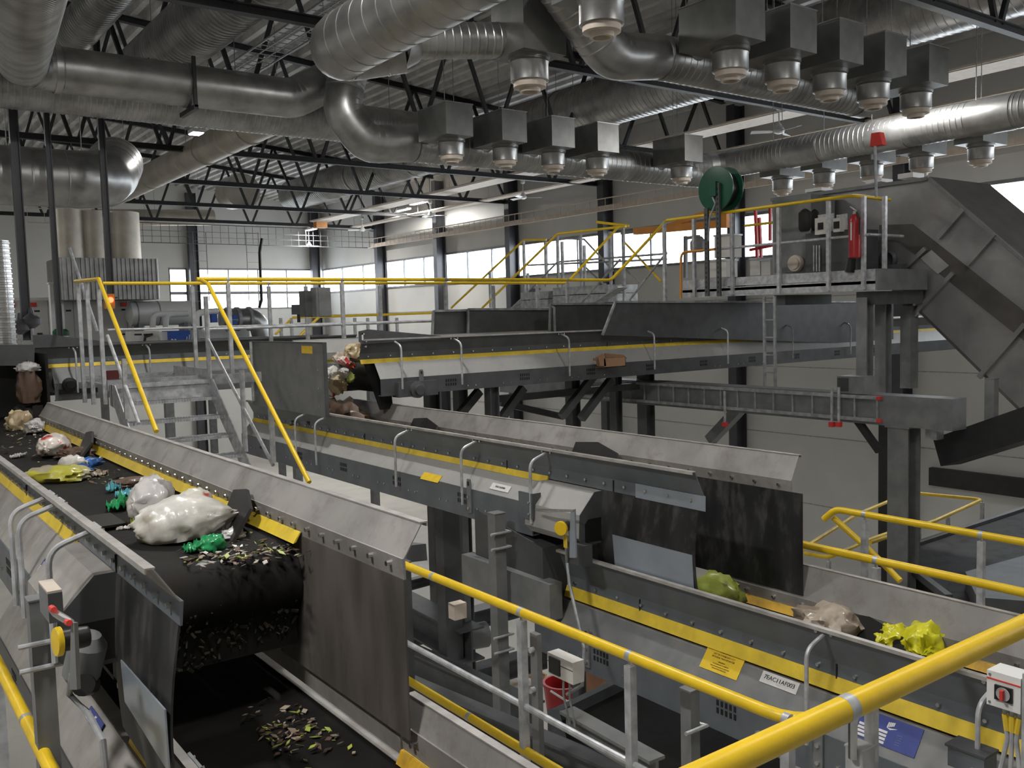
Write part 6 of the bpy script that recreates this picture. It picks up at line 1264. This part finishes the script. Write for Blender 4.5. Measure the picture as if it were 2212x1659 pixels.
# middle belt, waste dropping from the far belt
zB = ZB - .255 - .072
for i, (px, py, y, sz, mt, l) in enumerate(((765, 765, 10.1, (.10, .2, .12), 'cream', 'cream film caught at the end of the far belt'), (748, 785, 10.1, (.12, .1, .07), 'redwhite', 'red striped wrapper dropping off the far belt'), (718, 812, 10.2, (.11, .1, .12), 'white', 'white bag falling beside the guard panel'), (742, 806, 10.0, (.07, .06, .06), 'white', 'small white box piece in the falling waste'), (730, 832, 10.1, (.12, .1, .08), 'cream', 'cream scrap tumbling below the white bag'), (718, 845, 10.2, (.07, .06, .06), 'redwhite', 'red scrap low in the falling waste'), (755, 815, 10.05, (.06, .06, .05), 'lime', 'greenish scrap in the middle of the falling waste'), (735, 775, 10.2, (.09, .08, .06), 'beige', 'beige scrap at the upper left of the falling waste'))):
    single('falling_waste', blob_mb(ony(px, py, y), sz, (.3 * i, .4, .5 * i), seed=i * 1.7, amp=.35), B_[mt], l, 'rubbish', ang=60)
p = onx(712, 880, 4.6); single('waste_heap', blob_mb((4.85, 10.3, zB + .12), (.35, .6, .28), (0, 0, 0), seed=12.2, amp=.4, nu=36, nv=26), B_['brown'], 'dark brown waste heap on the middle belt under the falling waste', 'rubbish', ang=60)
bag('paper_scrap', 'pale scrap on the middle belt near its far end, behind the skirt', 828, 912, (.07, .06, .10), (0, 0, .3), 'cream', z=zB, seed=1.5, amp=.3)
# lower right belt
zc2 = ZC2 - .31 - .072
bag('rubbish_bag', 'bright yellow crumpled bag on the lower right belt, above the thick rail', 2000, 1425, (.16, .13, .14), (0, 0, .4), 'yellow', z=zc2, seed=2.4, amp=.28, nu=36, nv=26)
bag('rubbish_bag', 'flatter yellow bag with dark print left of the bright yellow bag', 1940, 1405, (.14, .12, .11), (0, 0, -.3), 'yellow', z=zc2, seed=5.4, amp=.3, nu=36, nv=26)
bag('plastic_film', 'beige crumpled film on the lower right belt at the handle', 1790, 1375, (.17, .22, .13), (0, 0, .3), 'beige', z=zc2, seed=8.3, amp=.35, nu=30, nv=20)
bag('rubbish_bag', 'lime green bag peeping over the skirt at the black discharge sheet', 1552, 1320, (.11, .20, .17), (0, 0, .2), 'lime', z=zc2, seed=3.7, amp=.25)
# cardboard box left on the far belt casing
a = ony(1287, 795, YCc - .72); b = ony(1350, 795, YCc - .72); h_ = ony(1300, 762, YCc - .72).z - a.z
t = thing('cardboard_box', 'open brown cardboard box left on the side of the far belt', 'box', V((a.x + .16, YCc - .66, a.z)))
x0, x1, z0 = a.x + .02, b.x - .04, a.z; y0, y1 = YCc - .78, YCc - .56
for n_, (p, q) in (('front_side', ((x0 + .08, y0, z0), (x1, y0 + .008, z0 + h_ * .62))), ('back_side', ((x0 + .08, y1, z0), (x1, y1 + .008, z0 + h_ * .62))), ('end_side', ((x1 - .008, y0, z0), (x1, y1, z0 + h_ * .62))), ('bottom', ((x0 + .08, y0, z0), (x1, y1, z0 + .008)))): part(t, n_, MB().box(p, q), M_['card'])
part(t, 'top_flap', MB().prism([V((x0 + .10, y0, z0 + h_ * .98)), V((x1 - .06, y0 - .02, z0 + h_ * .80)), V((x1 + .05, y0 + .02, z0 + h_ * .52)), V((x0 + .14, y0 + .02, z0 + h_ * .58))], (0, .012, .0)), M_['card'])
for i in range(3): part(t, 'end_flap', MB().prism([V((x0 + .09, y0 + .02 * i, z0 + h_ * .95)), V((x0 + .12, y0 + .02 * i, z0 + h_ * .1)), V((x0 + .02 * i, y0 + .05 * i, z0 + h_ * .12)), V((x0 - .02 + .02 * i, y0 + .05 * i, z0 + h_ * .7))], (.0, .008, 0)), M_['card'])
